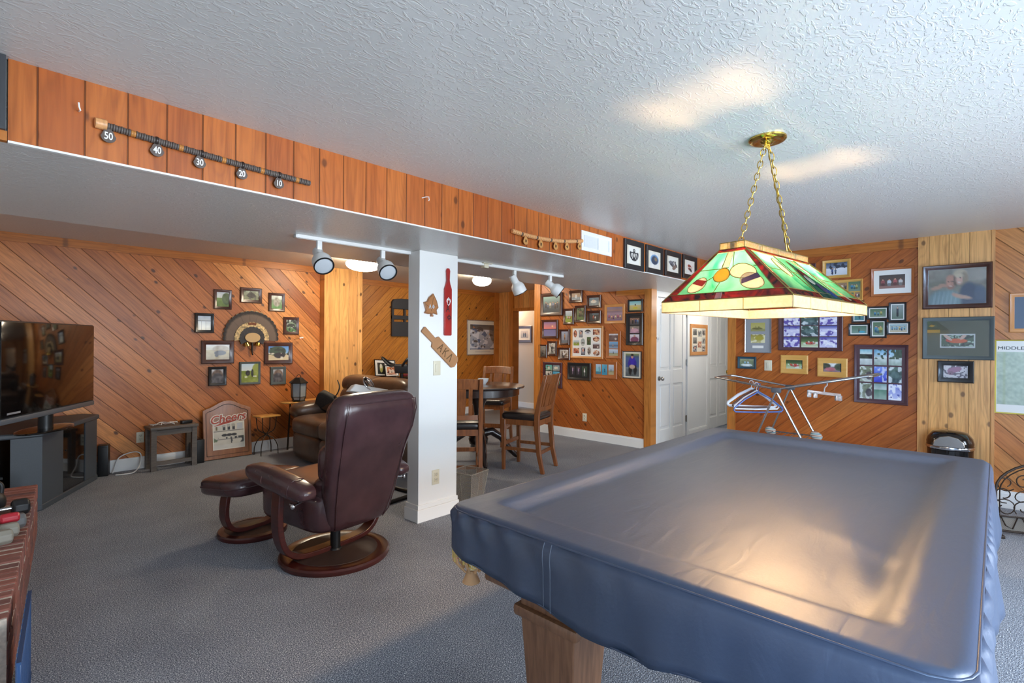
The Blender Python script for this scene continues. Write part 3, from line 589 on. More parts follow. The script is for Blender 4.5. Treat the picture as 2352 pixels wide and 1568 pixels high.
        p.el(.5, .5, .14, .24, d).el(.5, .2, .1, .1, d).el(.2, .5, .1, .22, d, 1, -.3).el(.8, .5, .1, .22, d, 1, .3).re(.2, .3, .8, .36, d).el(.5, .74, .22, .07, d).el(.5, .48, .07, .12, (200, 196, 188)).el(.5, .2, .04, .04, (210, 206, 200)).el(.22, .5, .04, .12, (190, 190, 186)).el(.78, .5, .04, .12, (190, 190, 186))
    elif k == 'peaks': p.a[:] = (228, 226, 218); p.el(.35, .45, .28, .16, (110, 112, 120), 1, .4).patch((60, 60, 66), .6, 8, 8, .25, .65).el(.65, .68, .24, .14, (130, 110, 100), 1, -.5)
    elif k == 'redbird': p.a[:] = (230, 226, 218); p.el(.5, .5, .3, .2, (150, 70, 60), 1, .5).patch((226, 216, 206), .6, 8, 8, .3, .7).el(.6, .65, .2, .1, (70, 60, 64), 1, .6)
    elif k == 'lemon': p.grad((40, 42, 40), (30, 30, 30)).el(.5, .5, .2, .36, (196, 190, 110)).el(.48, .3, .16, .2, (230, 228, 214))
    elif k == 'orange_room': p.grad((214, 120, 60), (196, 150, 130)).patch((90, 60, 50), .55, 6, 8).patch((226, 210, 196), .6, 6, 8).crowd(3, .4, .5, [(120, 60, 50), (206, 190, 176)])
    elif k == 'map': p.grad((176, 190, 172), (170, 184, 166)).noise(.05, 22, 30).noise(.04, 40, 50, (1, 1, .8)).re(.06, .0, .09, 1, (160, 170, 120), .3)
    elif k == 'bar_front':
        p.grad((226, 222, 210), (206, 202, 190)); d = (60, 60, 62)
        p.re(.06, .08, .12, .26, (120, 100, 70)).re(0, .3, 1, .33, d, .6).re(0, .62, 1, .66, d, .5)
        for x in (.3, .46, .62): p.re(x, .08, x+.09, .28, d).el(x+.03, .1, .06, .06, (180, 176, 166)).el(x+.05, .48, .09, .05, d)
        p.re(.78, .04, .96, .28, (196, 200, 206)).patch(d, .58, 7, 14, .55, .82).patch((90, 110, 70), .7, 6, 10, .55, .75).re(0, .84, 1, 1, (216, 214, 206)).noise(.03, 8, 8)
    return np.clip(p.a, 0, 255)/255
def photo(name, w, h, kind, parent, loc, seed=0, res=None, oval=False, label=None):
    big = max(w, h); gain = 1.2 if kind in ('couple', 'red_fish') else 1.0; px = res or (26 if big < .16 else 40)
    nw = max(8, int(px*w/big)); nh = max(8, int(px*h/big)); img = np.minimum(paint(kind, nw, nh, seed)*gain, 1)
    img = np.where(img <= .04045, img/12.92, ((img+.055)/1.055)**2.4)
    gx, gy = np.meshgrid(np.linspace(-1, 1, nw), np.linspace(1, -1, nh))
    if oval: gx, gy = gx*np.sqrt(1-gy**2/2), gy*np.sqrt(1-gx**2/2)
    vs = np.stack([gx*w/2, np.zeros_like(gx), gy*h/2], -1).reshape(-1, 3)
    idx = np.arange(nw*nh).reshape(nh, nw)
    f = np.stack([idx[:-1, :-1], idx[1:, :-1], idx[1:, 1:], idx[:-1, 1:]], -1).reshape(-1, 4)
    me = bpy.data.meshes.new(name); me.from_pydata(vs.tolist(), [], f.tolist())
    ca = me.color_attributes.new('Col', 'FLOAT_COLOR', 'POINT')
    ca.data.foreach_set('color', np.concatenate([img.reshape(-1, 3), np.ones((nw*nh, 1))], 1).astype(np.float32).ravel())
    me.materials.append(MATS['photo_print']); o = bpy.data.objects.new(name, me); COL.objects.link(o); o.parent = parent; o.location = loc
    if label: o['label'] = label
    return o
def molding(w, h, bw, dep, b=None):
    """mitred picture moulding around a w x h outside, back at y=0, front towards -y"""
    prof = [(0, 0), (0, -dep*.75), (bw*.18, -dep), (bw*.55, -dep*.86), (bw*.85, -dep*.55), (bw, -dep*.5), (bw, 0)]
    b = b or B(); cs = [(-1, -1), (1, -1), (1, 1), (-1, 1)]
    rs = [[Vector((sx*(w/2-d), y, sz*(h/2-d))) for d, y in prof] for sx, sz in cs]
    return b.rings(rs, loop=True)
FR = {}
def frame(label, box, plane, style, bw, prints, mat=None, dep=.02, group=None, pane=False, hang=.002, matlab=None):
    """box: the picture's sides in the photo; plane: ('Y', y) faces the camera side -y, ('X', x) faces -x; prints: fractions of the whole"""
    x0, y0, x1, y1 = box; kw = {plane[0]: plane[1]}
    cx, cy = (x0+x1)/2, (y0+y1)/2
    c = at(cx, cy, **kw); w = (at(x1, cy, **kw)-at(x0, cy, **kw)).length; h = at(cx, y0, **kw).z-at(cx, y1, **kw).z
    c.z = (at(cx, y0, **kw).z+at(cx, y1, **kw).z)/2
    if plane[0] == 'Y': c.y -= hang; rz = 0
    else: c.x -= hang; rz = -PI/2
    t = thing('picture_frame', label, 'picture', c, rz, group); bw = bw*w
    obj('frame_border', molding(w, h, bw, dep), style, t, smooth=30)
    if mat:
        b = B(); b.box((0, -dep*.18, 0), (w-2*bw+.004, dep*.2, h-2*bw+.004)); obj('mat_board', b, mat, t)
    else:
        b = B(); b.box((0, -dep*.15, 0), (w-2*bw+.004, dep*.2, h-2*bw+.004)); obj('backing', b, 'mat_black', t)
    for i, pr in enumerate(prints):
        fx0, fy0, fx1, fy1, kind = pr[:5]; ov = len(pr) > 5 and pr[5] == 'o'
        if fx0 is None: fx0, fx1 = bw/w, 1-bw/w; fy0, fy1 = bw/h, 1-bw/h
        photo('photo_print', (fx1-fx0)*w, (fy1-fy0)*h, kind, t, (((fx0+fx1)/2-.5)*w, -dep*.34, (.5-(fy0+fy1)/2)*h), seed=hash_(label)+i*7, oval=ov, res=120 if w > .6 and len(prints) == 1 else None)
    if pane:
        b = B(); b.box((0, -dep*.46, 0), (w-2*bw+.002, .002, h-2*bw+.002)); obj('glass_pane', b, 'clear_glass', t)
    FR[label] = (t, w, h); return t, w, h
def hash_(s): return sum((i+1)*ord(c) for i, c in enumerate(s)) % 9999
FULL = (None, 0, 0, 0)
def full(k): return [(None, None, None, None, k)]
def zb(scale, ox, oy): return lambda a, b, c, d: (a/scale+ox, b/scale+oy, c/scale+ox, d/scale+oy)
# --- ring of turkey pictures on the television wall
z = zb(5.226, 380, 620); PT = ('Y', YT); g = 'turkey pictures ringing the feather fan'
frame('small brown frame with a green hillside under blue sky, upper left of the feather fan', z(578, 236, 793, 470), PT, 'frame_brown', .16, full('field'), group=g)
frame('small brown landscape frame directly above the feather fan', z(898, 215, 1155, 395), PT, 'frame_brown', .15, full('turkey_trees'), group=g)
frame('small brown frame with a pale green field, upper right of the feather fan', z(1237, 277, 1428, 496), PT, 'frame_brown', .17, full('turkey_green'), group=g)
frame('black frame with a pale window-like print, left of the feather fan', z(348, 518, 578, 752), PT, 'frame_black', .16, full('deck'), dep=.03, group=g)
frame('small brown frame with dark branches over green, right of the feather fan', z(1415, 565, 1598, 772), PT, 'frame_brown', .18, full('branches'), group=g)
frame('wide brown frame with a dark turkey on a tan field', z(430, 845, 822, 1122), PT, 'frame_brown', .14, full('turkey_plain'), dep=.025, group=g)
frame('wide brown frame with a dark tree against bright blue sky', z(1187, 868, 1522, 1126), PT, 'frame_brown', .14, full('tree_sky'), dep=.025, group=g)
frame('small black frame with a dim grey brown print, lower left of the ring', z(512, 1158, 728, 1386), PT, 'frame_black', .17, full('round_dark'), dep=.028, group=g)
frame('grey green frame with a hunter and a bird on yellow grass', z(884, 1100, 1138, 1370), PT, 'frame_grey', .1, full('hunter'), group=g)
frame('grey frame partly hidden behind the black lantern', z(1258, 1158, 1442, 1373), PT, 'frame_grey', .18, full('round_dark'), group=g)
# --- gallery wall
z = zb(6.03, 1220, 640); PG = ('X', XR); g = 'photographs on the gallery wall'
def gal(label, a, b_, c, d, style, bw, prints, **k): return frame(label, z(a, b_, c, d), PG, style, bw, prints, group=g, **k)
gal('large brown frame with a group standing before pale siding, behind the last track light', 138, 200, 440, 512, 'frame_brown', .12, full('group'), dep=.03)
gal('small brown frame with a white bird figure, highest on the gallery wall', 538, 163, 718, 332, 'frame_brown', .17, full('bird'), dep=.03)
gal('brown frame with a pale figure on grey water, right of the topmost one', 782, 228, 975, 405, 'frame_brown', .15, full('white_fig'), dep=.03)
gal('narrow brown frame with white figures on a green lawn', 456, 415, 598, 633, 'frame_brown', .17, full('lawn'), dep=.025)
gal('narrow brown frame with two people before green trees', 612, 372, 762, 602, 'frame_brown', .17, full('two_green'), dep=.025)
gal('brown frame with two people hugging on black, above the large collage', 784, 443, 975, 620, 'frame_brown', .15, full('hug'), dep=.03)
gal('square light wood frame with a purple beach group at dusk', 1020, 352, 1303, 620, 'frame_oak', .12, full('beach_group'))
gal('small dark green frame with a yellow shape on a lake, upper right corner', 1345, 288, 1548, 458, 'frame_black', .1, full('lake_tan'))
gal('brown frame with a purple sunset over water', 156, 568, 375, 824, 'frame_brown', .11, full('sunset'), dep=.025)
gal('brown frame with one standing figure, left of the large collage', 403, 702, 540, 915, 'frame_brown', .16, full('guitar'), dep=.03)
gal('smallest dark frame at the left edge of the gallery wall', 113, 912, 222, 1090, 'frame_brown', .12, full('old1'))
gal('narrow brown frame with a dark standing figure on white', 230, 864, 358, 1066, 'frame_brown', .15, full('old2'))
gal('small brown frame with a pale street scene, below the standing figure', 379, 952, 545, 1124, 'frame_brown', .14, full('street'), dep=.025)
P = [(.09, .12, .2, .35, 'kids', 'o'), (.26, .12, .38, .35, 'bwfig'), (.44, .11, .63, .27, 'diver', 'o'), (.69, .11, .89, .27, 'kids'),
     (.69, .32, .89, .48, 'kids', 'o'), (.51, .34, .63, .58, 'greenfig'), (.32, .38, .45, .62, 'gull', 'o'), (.09, .43, .27, .60, 'lawn'),
     (.69, .53, .89, .69, 'cliff'), (.52, .64, .64, .88, 'street', 'o'), (.33, .66, .46, .89, 'bwfig'), (.09, .68, .27, .84, 'kids'), (.7, .74, .9, .91, 'orange_room', 'o')]
gal('large light wood collage frame with thirteen oval and square photos', 548, 655, 997, 1104, 'frame_oak', .055, P, mat='mat_white')
gal('tall cedar frame stacking three outdoor photos', 1042, 724, 1246, 1104, 'frame_cedar', .14, [(.2, .1, .8, .36, 'cliff'), (.2, .385, .8, .635, 'seat_lake'), (.2, .66, .8, .9, 'white_sail')], mat='mat_wood')
gal('tall black frame stacking three photos of people', 1322, 478, 1554, 920, 'frame_black', .15, [(.22, .15, .78, .36, 'duo_dark'), (.22, .4, .78, .62, 'pink_bed'), (.22, .66, .78, .88, 'maroon_sit')], mat='mat_black', dep=.025)
gal('thin framed print with cream border of a person in blue by water', 1272, 1002, 1530, 1380, 'frame_black', .035, [(.15, .09, .87, .92, 'man_blue')], mat='mat_cream')
gal('dark red frame with six photos, partly behind a chair back', 168, 1154, 430, 1508, 'frame_burgundy', .11, [(.14, .11, .48, .33, 'fish_hold'), (.52, .11, .88, .33, 'white_fig'), (.14, .36, .48, .61, 'old2'), (.52, .36, .88, .61, 'pond'), (.14, .64, .48, .88, 'street'), (.52, .64, .88, .88, 'fish_hold')], mat='mat_black')
gal('wide black frame with three tall photos of couples', 510, 1163, 830, 1402, 'frame_black', .08, [(.12, .2, .32, .74, 'dancers'), (.37, .2, .57, .74, 'dancers'), (.62, .2, .84, .78, 'couple_white')], mat='mat_black', dep=.025)
gal('wide cedar frame with three blue and white photos', 866, 1144, 1192, 1380, 'frame_cedar', .08, [(.1, .18, .32, .76, 'jump'), (.36, .18, .59, .8, 'pond'), (.64, .18, .86, .76, 'white_sail')], mat='mat_wood')
# --- rack wall
z = zb(3.3034, 1640, 560); PR = ('X', XR); g = 'river trip photographs on the rack wall'
def rk(label, a, b_, c, d, style, bw, prints, **k): return frame(label, z(a, b_, c, d), k.pop('plane', PR), style, bw, prints, group=g, **k)
rk('light wood frame with people in snow, top of the rack wall', 822, 120, 1036, 260, 'frame_pine', .09, [(.14, .16, .88, .84, 'snow')], mat='mat_gold')
rk('light wood frame with four photos of people, half behind the stained glass lamp', 905, 270, 1128, 432, 'frame_pine', .07, [(.12, .14, .47, .5, 'kids4'), (.52, .12, .92, .56, 'fishers'), (.16, .58, .48, .88, 'kids4'), (.55, .62, .7, .88, 'fishers'), (.74, .62, .9, .88, 'kids4')], mat='mat_gold')
rk('cedar frame with wide white border around seated people', 1188, 178, 1518, 395, 'frame_cedar', .07, [(.2, .26, .79, .73, 'redsit')], mat='mat_white')
R9 = ['rapids', 'rapids2', 'rapids', 'rapids', 'rapids2', 'rapids', 'rapids', 'raft', 'rapids']
rk('wide burgundy frame with nine rapids photos, behind the lamp', 483, 505, 970, 810, 'frame_burgundy', .055, [(.085+.285*(i % 3), .11+.275*(i//3), .345+.285*(i % 3), .365+.275*(i//3), R9[i]) for i in range(9)], mat='mat_burgundy')
R9 = ['beach_rocks', 'tree_water', 'tree_water', 'stones', 'deepblue', 'rapids2', 'stones', 'valley', 'ice']
rk('tall burgundy frame with nine mountain and river photos', 1059, 765, 1468, 1212, 'frame_burgundy', .055, [(.11+.27*(i % 3), .08+.29*(i//3), .345+.27*(i % 3), .345+.29*(i//3), R9[i]) for i in range(9)], mat='mat_burgundy')
t, w, h = rk('silver frame with grey border and two sepia ship photos', 237, 500, 435, 826, 'frame_silver', .025, [(.22, .3, .77, .5, 'ship'), (.22, .57, .77, .77, 'ship2')], mat='mat_grey')
b = B(); b.box((0, -.0075, -.36*h), (.42*w, .002, .06*h)); obj('caption_plate', b, 'mat_white', t)
rk('small teal frame near the hallway door', 181, 855, 321, 946, 'frame_teal', .1, [(.12, .2, .86, .82, 'teal_group')], mat='mat_blue')
rk('light wood board frame with a red raft, right of the switch', 506, 843, 714, 984, 'frame_pine', .2, [(.21, .26, .77, .74, 'raft')])
rk('light wood board frame with a raft in a canyon', 784, 866, 1013, 1010, 'frame_pine', .2, [(.21, .27, .77, .75, 'canyon')])
rk('burgundy frame edge mostly hidden by the lamp shade', 560, 158, 772, 330, 'frame_burgundy', .1, full('rapids2'))
# joined cluster of six black frames
A = [(1045, 466, 1160, 598, 'teal_man'), (1162, 474, 1326, 573, 'fishers'), (1326, 443, 1460, 588, 'dark_man'), (1022, 603, 1180, 697, 'wading'), (1184, 575, 1310, 713, 'fishers'), (1310, 590, 1488, 688, 'crowd_pier')]
cbox = z(1022, 443, 1488, 713); cc = at((cbox[0]+cbox[2])/2, (cbox[1]+cbox[3])/2, X=XR); cc.x -= .002
t = thing('picture_frame', 'cluster of six joined black photo frames hung as one', 'picture', cc, -PI/2, g)
for i, (a0, b0, a1, b1, kd) in enumerate(A):
    q = z(a0, b0, a1, b1); c = at((q[0]+q[2])/2, (q[1]+q[3])/2, X=XR); w = (at(q[2], c.z, X=XR)-at(q[0], c.z, X=XR)).y*-1; h = at((q[0]+q[2])/2, q[1], X=XR).z-at((q[0]+q[2])/2, q[3], X=XR).z
    mb = molding(w, h, .016, .016+.001*(i % 2)); L = Vector((cc.y-c.y, 0, c.z-cc.z))
    bmesh.ops.translate(mb.bm, vec=L, verts=mb.bm.verts); fb = obj('frame_border', mb, 'frame_black', t)
    b = B(); b.box(L+Vector((0, -.003, 0)), (w-.03, .004, h-.03)); obj('mat_board', b, 'mat_white', fb)
    photo('photo_print', w-.05, h-.05, kd, fb, L+Vector((0, -.0056, 0)), seed=i*3+1)
# post pictures
PP = ('X', XR-.03); g = 'pictures stacked on the pale post'
frame('large dark frame with a smiling couple embracing', (2117.5, 607, 2277, 708.5), PP, 'frame_brown', .085, full('couple'), dep=.035, group=g, pane=True)
t, w, h = frame('grey frame with olive border and a small red fish photo', (2116.5, 728, 2281.5, 825.5), PP, 'frame_grey', .07, [], mat='mat_green', dep=.028, group=g, pane=True)
b = B(); b.box((.0, -.0085, -.06*h), (.49*w, .003, .33*h)); obj('mat_board', b, 'mat_white', t)
photo('photo_print', .45*w, .27*h, 'red_fish', t, (0, -.0105, -.06*h), res=56)
b = B(); b.box((-.345*w, -.0085, .17*h), (.2*w, .002, .07*h)); obj('caption_plate', b, 'mat_gold', t)
b = B(); b.prism([(-.41*w, .29*h), (-.37*w, .33*h), (-.31*w, .3*h), (-.36*w, .27*h)], -.0095, -.0075); obj('emblem', b, 'mat_gold', t)
frame('small thick black frame with a fish in a net', (2153, 828.5, 2237, 878), PP, 'frame_black', .17, full('net_fish'), dep=.035, group=g)
# right wall beyond the post
t, w, h = frame('oak frame with blue border cut by the right edge of the view', (2316, 671, 2460, 763), PR, 'frame_oak', .09, [(.34, .2, .72, .8, 'valley')], mat='mat_blue')
t = thing('river_map_poster', 'pale green river map poster in a thin gold frame at the right edge', 'poster', at(2400, 868, X=XR)-Vector((.002, 0, 0)), -PI/2)
w, h = .62, at(2400, 780, X=XR).z-at(2400, 956, X=XR).z
obj('frame_border', molding(w, h, .012, .014), 'frame_gold', t)
b = B(); b.box((0, -.003, 0), (w-.02, .004, h-.02)); obj('poster_sheet', b, 'mat_white', t)
photo('map_print', w-.03, h*.71, 'map', t, (0, -.0056, -.02*h), res=70)
text('title', 'MIDDLE FORK', .038, 'ink', t, (-w/2+.02, -.006, .385*h), ext=.0004, align='LEFT', sx=1.25)
# fascia pictures
z = zb(3.675, 1000, 420); g = 'four black framed prints on the soffit face'; PF = ('Y', YF-.022)
for lab, bx, kd in (('black framed totem bird print, first of four on the soffit face', (1588, 490, 1750, 735), 'totem'), ('black framed blue mountain print, second of four on the soffit face', (1771, 538, 1914, 766), 'mount'),
                    ('black framed grey peaks print, third of four on the soffit face', (1931, 582, 2064, 795), 'peaks'), ('black framed red bird print, last before the lamp on the soffit face', (2081, 618, 2198, 812), 'redbird')):
    x0, y0, x1, y1 = z(*bx); frame(lab, (x0, y0, x1, y1), PF, 'frame_black', .14, [(.24, .22, .78, .8, kd)], mat='mat_cream', group=g, dep=.022)
# hall collage, stair picture, river print
z = zb(4.354, 1480, 660)
frame('oak collage frame between the two white doors', z(456, 370, 624, 677), ('Y', YH), 'frame_oak', .09, [(x, y, x+.22, y+.2, k) for x, y, k in ((.16, .15, 'old1'), (.45, .2, 'old2'), (.68, .15, 'street'), (.16, .42, 'old1'), (.68, .42, 'old2'), (.44, .55, 'kids'), (.16, .68, 'bwfig'), (.68, .68, 'street'))], mat='mat_cream')
z = zb(3.92, 1040, 560)
frame('dark framed old photo of two people on the beige stair wall', z(578, 737, 714, 888), ('X', 8.3), 'frame_brown', .13, [(.27, .28, .76, .72, 'bw_duo')], mat='mat_cream')
t, w, h = frame('large white bordered print of a rushing river above the table', z(129, 687, 409, 1000), ('Y', YW), 'frame_silver', .02, [(.1, .13, .92, .84, 'river_print')], mat='mat_cream')
b = B(); b.box((0, -.0072, -.405*h), (.5*w, .001, .012*h)); obj('caption', b, 'mat_grey', t)
# ---------------------------------------------------------------- stained glass lamp over the table
def glass_mat(name, c0, c1, scale=7, tl=.75, rough=.25):
    q_ = tl/.8; c0, c1 = [tuple(x*q_ for x in c[:3])+(1,) for c in (c0, c1)]; tl = .8      # dense glass: passes more than it reflects
    m, nt, b = nmat(name); nt.nodes.remove(b)
    tc = N(nt, 'ShaderNodeTexCoord'); no = N(nt, 'ShaderNodeTexNoise'); no.inputs['Scale'].default_value = scale; no.inputs['Detail'].default_value = 3; no.inputs['Distortion'].default_value = 1.5
    nt.links.new(tc.outputs['Object'], no.inputs[0]); col = ramp(nt, no.outputs[0], [(.35, c0), (.65, c1)])
    d = N(nt, 'ShaderNodeBsdfDiffuse'); t = N(nt, 'ShaderNodeBsdfTranslucent'); g = N(nt, 'ShaderNodeBsdfGlossy'); g.inputs['Roughness'].default_value = rough
    nt.links.new(col, d.inputs[0]); nt.links.new(col, t.inputs[0])
    m1 = N(nt, 'ShaderNodeMixShader'); m1.inputs[0].default_value = tl; nt.links.new(d.outputs[0], m1.inputs[1]); nt.links.new(t.outputs[0], m1.inputs[2])
    m2 = N(nt, 'ShaderNodeMixShader'); m2.inputs[0].default_value = .07; nt.links.new(m1.outputs[0], m2.inputs[1]); nt.links.new(g.outputs[0], m2.inputs[2])
    nt.links.new(m2.outputs[0], nt.nodes['Material Output'].inputs[0]); return m
glass_mat('glass_green', rgb(30, 130, 104), rgb(96, 184, 158), 7, .22)
glass_mat('glass_amber', rgb(64, 16, 6), rgb(186, 66, 20), 14, .42)
glass_mat('glass_cream', rgb(232, 226, 206), rgb(240, 236, 224), 30, .66)
glass_mat('glass_iris', rgb(236, 214, 160), rgb(255, 244, 214), 60, .45)
glass_mat('glass_yellow', rgb(206, 184, 70), rgb(216, 200, 100), 7, .3)
glass_mat('glass_red', rgb(206, 70, 50), rgb(222, 90, 66), 7, .4)
glass_mat('glass_purple', rgb(120, 100, 150), rgb(140, 120, 170), 7, .4)
glass_mat('glass_blue', rgb(70, 100, 190), rgb(90, 120, 206), 7, .4)
plain('lead_came', rgb(150, 128, 70), .35, .8)
emit('bulb_glow', (1.0, .62, .30, 1), 520)
LZ = -math.radians(7)
lamp = thing('pool_table_lamp', 'stained glass lamp with green panels and ball designs hanging over the covered pool table', 'lamp', (2.71, .83, 1.563), LZ)
A0, B0, A1, B1, ZB, ZT = .44, .30, .345, .058, .05, .282
def lamp_side(BL, BR, TL, TR, long_side):
    BL, BR, TL, TR = map(Vector, (BL, BR, TL, TR)); nrm = (BR-BL).cross(TL-BL).normalized()
    def pm(s, t, off=0): u = (s+1)/2; return (BL*(1-u)+BR*u)*(1-t)+(TL*(1-u)+TR*u)*t + nrm*off
    def slab(b, pts, o0, o1): b.rings([[pm(s, t, o0) for s, t in pts], [pm(s, t, o1) for s, t in pts]])
    e, k = (.93, .035) if long_side else (.84, .02)
    ELL = [(-.5, .62, .1, .2)] if long_side else [(.42, .52, .33, .15), (-.1, .47, .2, .14), (.54, .31, .22, .16), (-.56, .3, .17, .15)]
    def covered(s, t):                                     # where another piece of glass takes the green one's place
        for cs_, ct, rs, rt in ELL:
            if ((s-cs_)/(rs-.012))**2+((t-ct)/(rt-.012))**2 < 1: return True
        if not long_side: return (-.16+.01 < s < .14-(.93-t)*.32-.01 and .62 < t < .925)
        u = (t-.02)/.84; w_ = (1-u)*.29-.015
        if abs(s-(.01-.03*u)) < w_ and t > .14: return True
        q = .195+(.9-t)*.46; return abs(s-q) < .010 and .14 < t < .89
    b = B(); gn, gm = 150, 60
    for gi in range(gn):
        for gj in range(gm):
            s0, s1 = -e+2*e*gi/gn, -e+2*e*(gi+1)/gn; q0, q1 = .14+.79*gj/gm, .14+.79*(gj+1)/gm
            if not covered((s0+s1)/2, (q0+q1)/2): b.quad(pm(s0, q0), pm(s1, q0), pm(s1, q1), pm(s0, q1))
    bmesh.ops.remove_doubles(b.bm, verts=b.bm.verts, dist=.0002)
    pan = obj('glass_panel', b, 'glass_green', lamp, 0)
    b = B()
    for q in ([(-1, .0), (1, .0), (1, .13), (-1, .13)], [(-1, .94), (1, .94), (1, 1), (-1, 1)], [(-1, .13), (-e-.01, .13), (-e-.01, .94), (-1, .94)], [(e+.01, .13), (1, .13), (1, .94), (e+.01, .94)]): slab(b, q, -.0015, .0015)
    obj('border_glass', b, 'glass_amber', pan, 0)
    def disc(name, s, t, rs, rt, mat, off=.003, a0=0, a1=2*PI, n=28):
        b = B(); slab(b, [(s+rs*math.cos(a0+(a1-a0)*i/n), t+rt*math.sin(a0+(a1-a0)*i/n)) for i in range(n)], .0015, off); return obj(name, b, mat, pan, 0)
    def strip(name, pts, mat, off=.003): b = B(); slab(b, pts, .0015, off); return obj(name, b, mat, pan, 0)
    cam_ = B()
    def line(pts): cam_.tube([pm(s, t, .002) for s, t in pts], .0019, 6)
    def ring(s, t, rs, rt): cam_.tube([pm(s+rs*math.cos(2*PI*i/24), t+rt*math.sin(2*PI*i/24), .0035) for i in range(24)], .0017, 6, closed=True)
    for q in ([(-1, .13), (1, .13)], [(-1, .94), (1, .94)], [(-e, .13), (-e, .94)], [(e, .13), (e, .94)], [(-1, 0), (-1, 1)], [(1, 0), (1, 1)], [(-1, 0), (1, 0)], [(-1, 1), (1, 1)]): line(q)
    if not long_side:
        strip('cue_strip', [(-.16, .93), (.14, .93), (.04, .62), (-.16, .62)], 'glass_cream')
        disc('white_ball', .42, .52, .33, .15, 'glass_cream'); disc('yellow_ball', -.1, .47, .2, .14, 'glass_yellow', .0045)
        disc('striped_ball', .54, .31, .22, .16, 'glass_cream', .0045); strip('ball_stripe', [(.34, .26), (.74, .36), (.74, .45), (.36, .35)], 'glass_purple', .006)
        disc('red_striped_ball', -.56, .3, .17, .15, 'glass_cream', .0045); strip('ball_stripe', [(-.71, .34), (-.44, .27), (-.40, .37), (-.68, .42)], 'glass_red', .006)
        for a in ((.42, .52, .33, .15), (-.1, .47, .2, .14), (.54, .31, .22, .16), (-.56, .3, .17, .15)): ring(*a)
        for q in ([(-e, .6), (-.22, .6)], [(.75, .6), (e, .6)], [(-.3, .45), (-.42, .38)], [(-.1, .33), (-.16, .13)], [(-.18, .6), (-.18, .93)], [(.16, .62), (.2, .93)]): line(q)
        strip('corner_square', [(-.1, .0), (0.0, .0), (0.0, .13), (-.1, .13)], 'glass_cream')
    else:
        disc('white_ball', -.5, .62, .1, .2, 'glass_cream')
        strip('cue_stick', [(.18, .9), (.21, .9), (.6, .06), (.56, .06)], 'glass_iris', .0045)
        strip('rack_triangle', [(-.28, .02), (.3, .02), (-.02, .86)], 'glass_green', .0035)
        disc('red_ball', -.02, .55, .055, .1, 'glass_red', .006); disc('white_ball', -.04, .42, .055, .1, 'glass_cream', .006)
        disc('purple_ball', .04, .25, .06, .1, 'glass_purple', .006); disc('blue_ball', .15, .16, .06, .1, 'glass_blue', .006)
        for q in ([(-.28, .02), (.3, .02)], [(-.28, .02), (-.02, .86)], [(.3, .02), (-.02, .86)], [(-e, .55), (-.6, .55)], [(-.4, .55), (-.12, .55)], [(.06, .7), (.28, .7)], [(-.3, .13), (-.3, .93)], [(.3, .13), (.34, .93)], [(.45, .5), (e, .5)]): line(q)
        ring(-.5, .62, .1, .2)
    obj('came', cam_, 'lead_came', pan, 40)
lamp_side((-A0, B0, ZB), (-A0, -B0, ZB), (-A1, B1, ZT), (-A1, -B1, ZT), False)
lamp_side((-A0, -B0, ZB), (A0, -B0, ZB), (-A1, -B1, ZT), (A1, -B1, ZT), True)
lamp_side((A0, -B0, ZB), (A0, B0, ZB), (A1, -B1, ZT), (A1, B1, ZT), False)
lamp_side((A0, B0, ZB), (-A0, B0, ZB), (A1, B1, ZT), (-A1, B1, ZT), True)
def band(name, a, b_, z0, z1, mat, n):
    bb = B(); t = .003
    for x0, x1, y0, y1 in ((-a, a, -b_, -b_+t), (-a, a, b_-t, b_), (-a, -a+t, -b_+t, b_-t), (a-t, a, -b_+t, b_-t)): cuboid(x0, x1, y0, y1, z0, z1, bb)
    o = obj(name, bb, mat, lamp, 0); c = B()
    for z in (z0, z1): c.tube([(-a, -b_, z), (a, -b_, z), (a, b_, z), (-a, b_, z)], .002, 6, closed=True)
    for i in range(n+1):
        x = -a+2*a*i/n
        for y in (-b_, b_): c.cyl((x, y, z0), (x, y, z1), .0018, n=6)
    for y in (-b_/3, b_/3):
        for x in (-a, a): c.cyl((x, y, z0), (x, y, z1), .0018, n=6)
    obj('came', c, 'lead_came', o, 40); return o
band('rim_band', A0, B0, 0, ZB, 'glass_cream', 5); band('top_band', A1, B1, ZT, ZT+.03, 'glass_iris', 4)
b = B(); b.box((0, 0, ZT-.004), (2*A1, .02, .006)); b.box((0, 0, ZT+.002), (1.55*A1, 1.6*B1, .003)); b.box((-.2, 0, ZT-.004), (.015, 2*B1, .006)); b.box((.2, 0, ZT-.004), (.015, 2*B1, .006))  # wide plate over the opening is added to hold back glow on the ceiling
for sx in (-1, 1):
    b.cyl((.05*sx, 0, ZT-.02), (A0*sx*.98, B0*.98, ZB), .003, n=6); b.cyl((.05*sx, 0, ZT-.02), (A0*sx*.98, -B0*.98, ZB), .003, n=6)
obj('inner_frame_glow_stop', b, 'brass', lamp)
for x in (-.22, .22):
    b = B(); b.cyl((x, 0, ZT), (x, 0, ZT-.075), .017); obj('socket', b, 'brass', lamp)
    b = B(); b.lathe([(.012, .03), (.022, .015), (.03, -.01), (.03, -.025), (.018, -.042), (.004, -.048)], (x, 0, ZT-.1), 20); obj('bulb', b, 'bulb_glow', lamp)
ctop = Vector((0, 0, ZC-1.563))
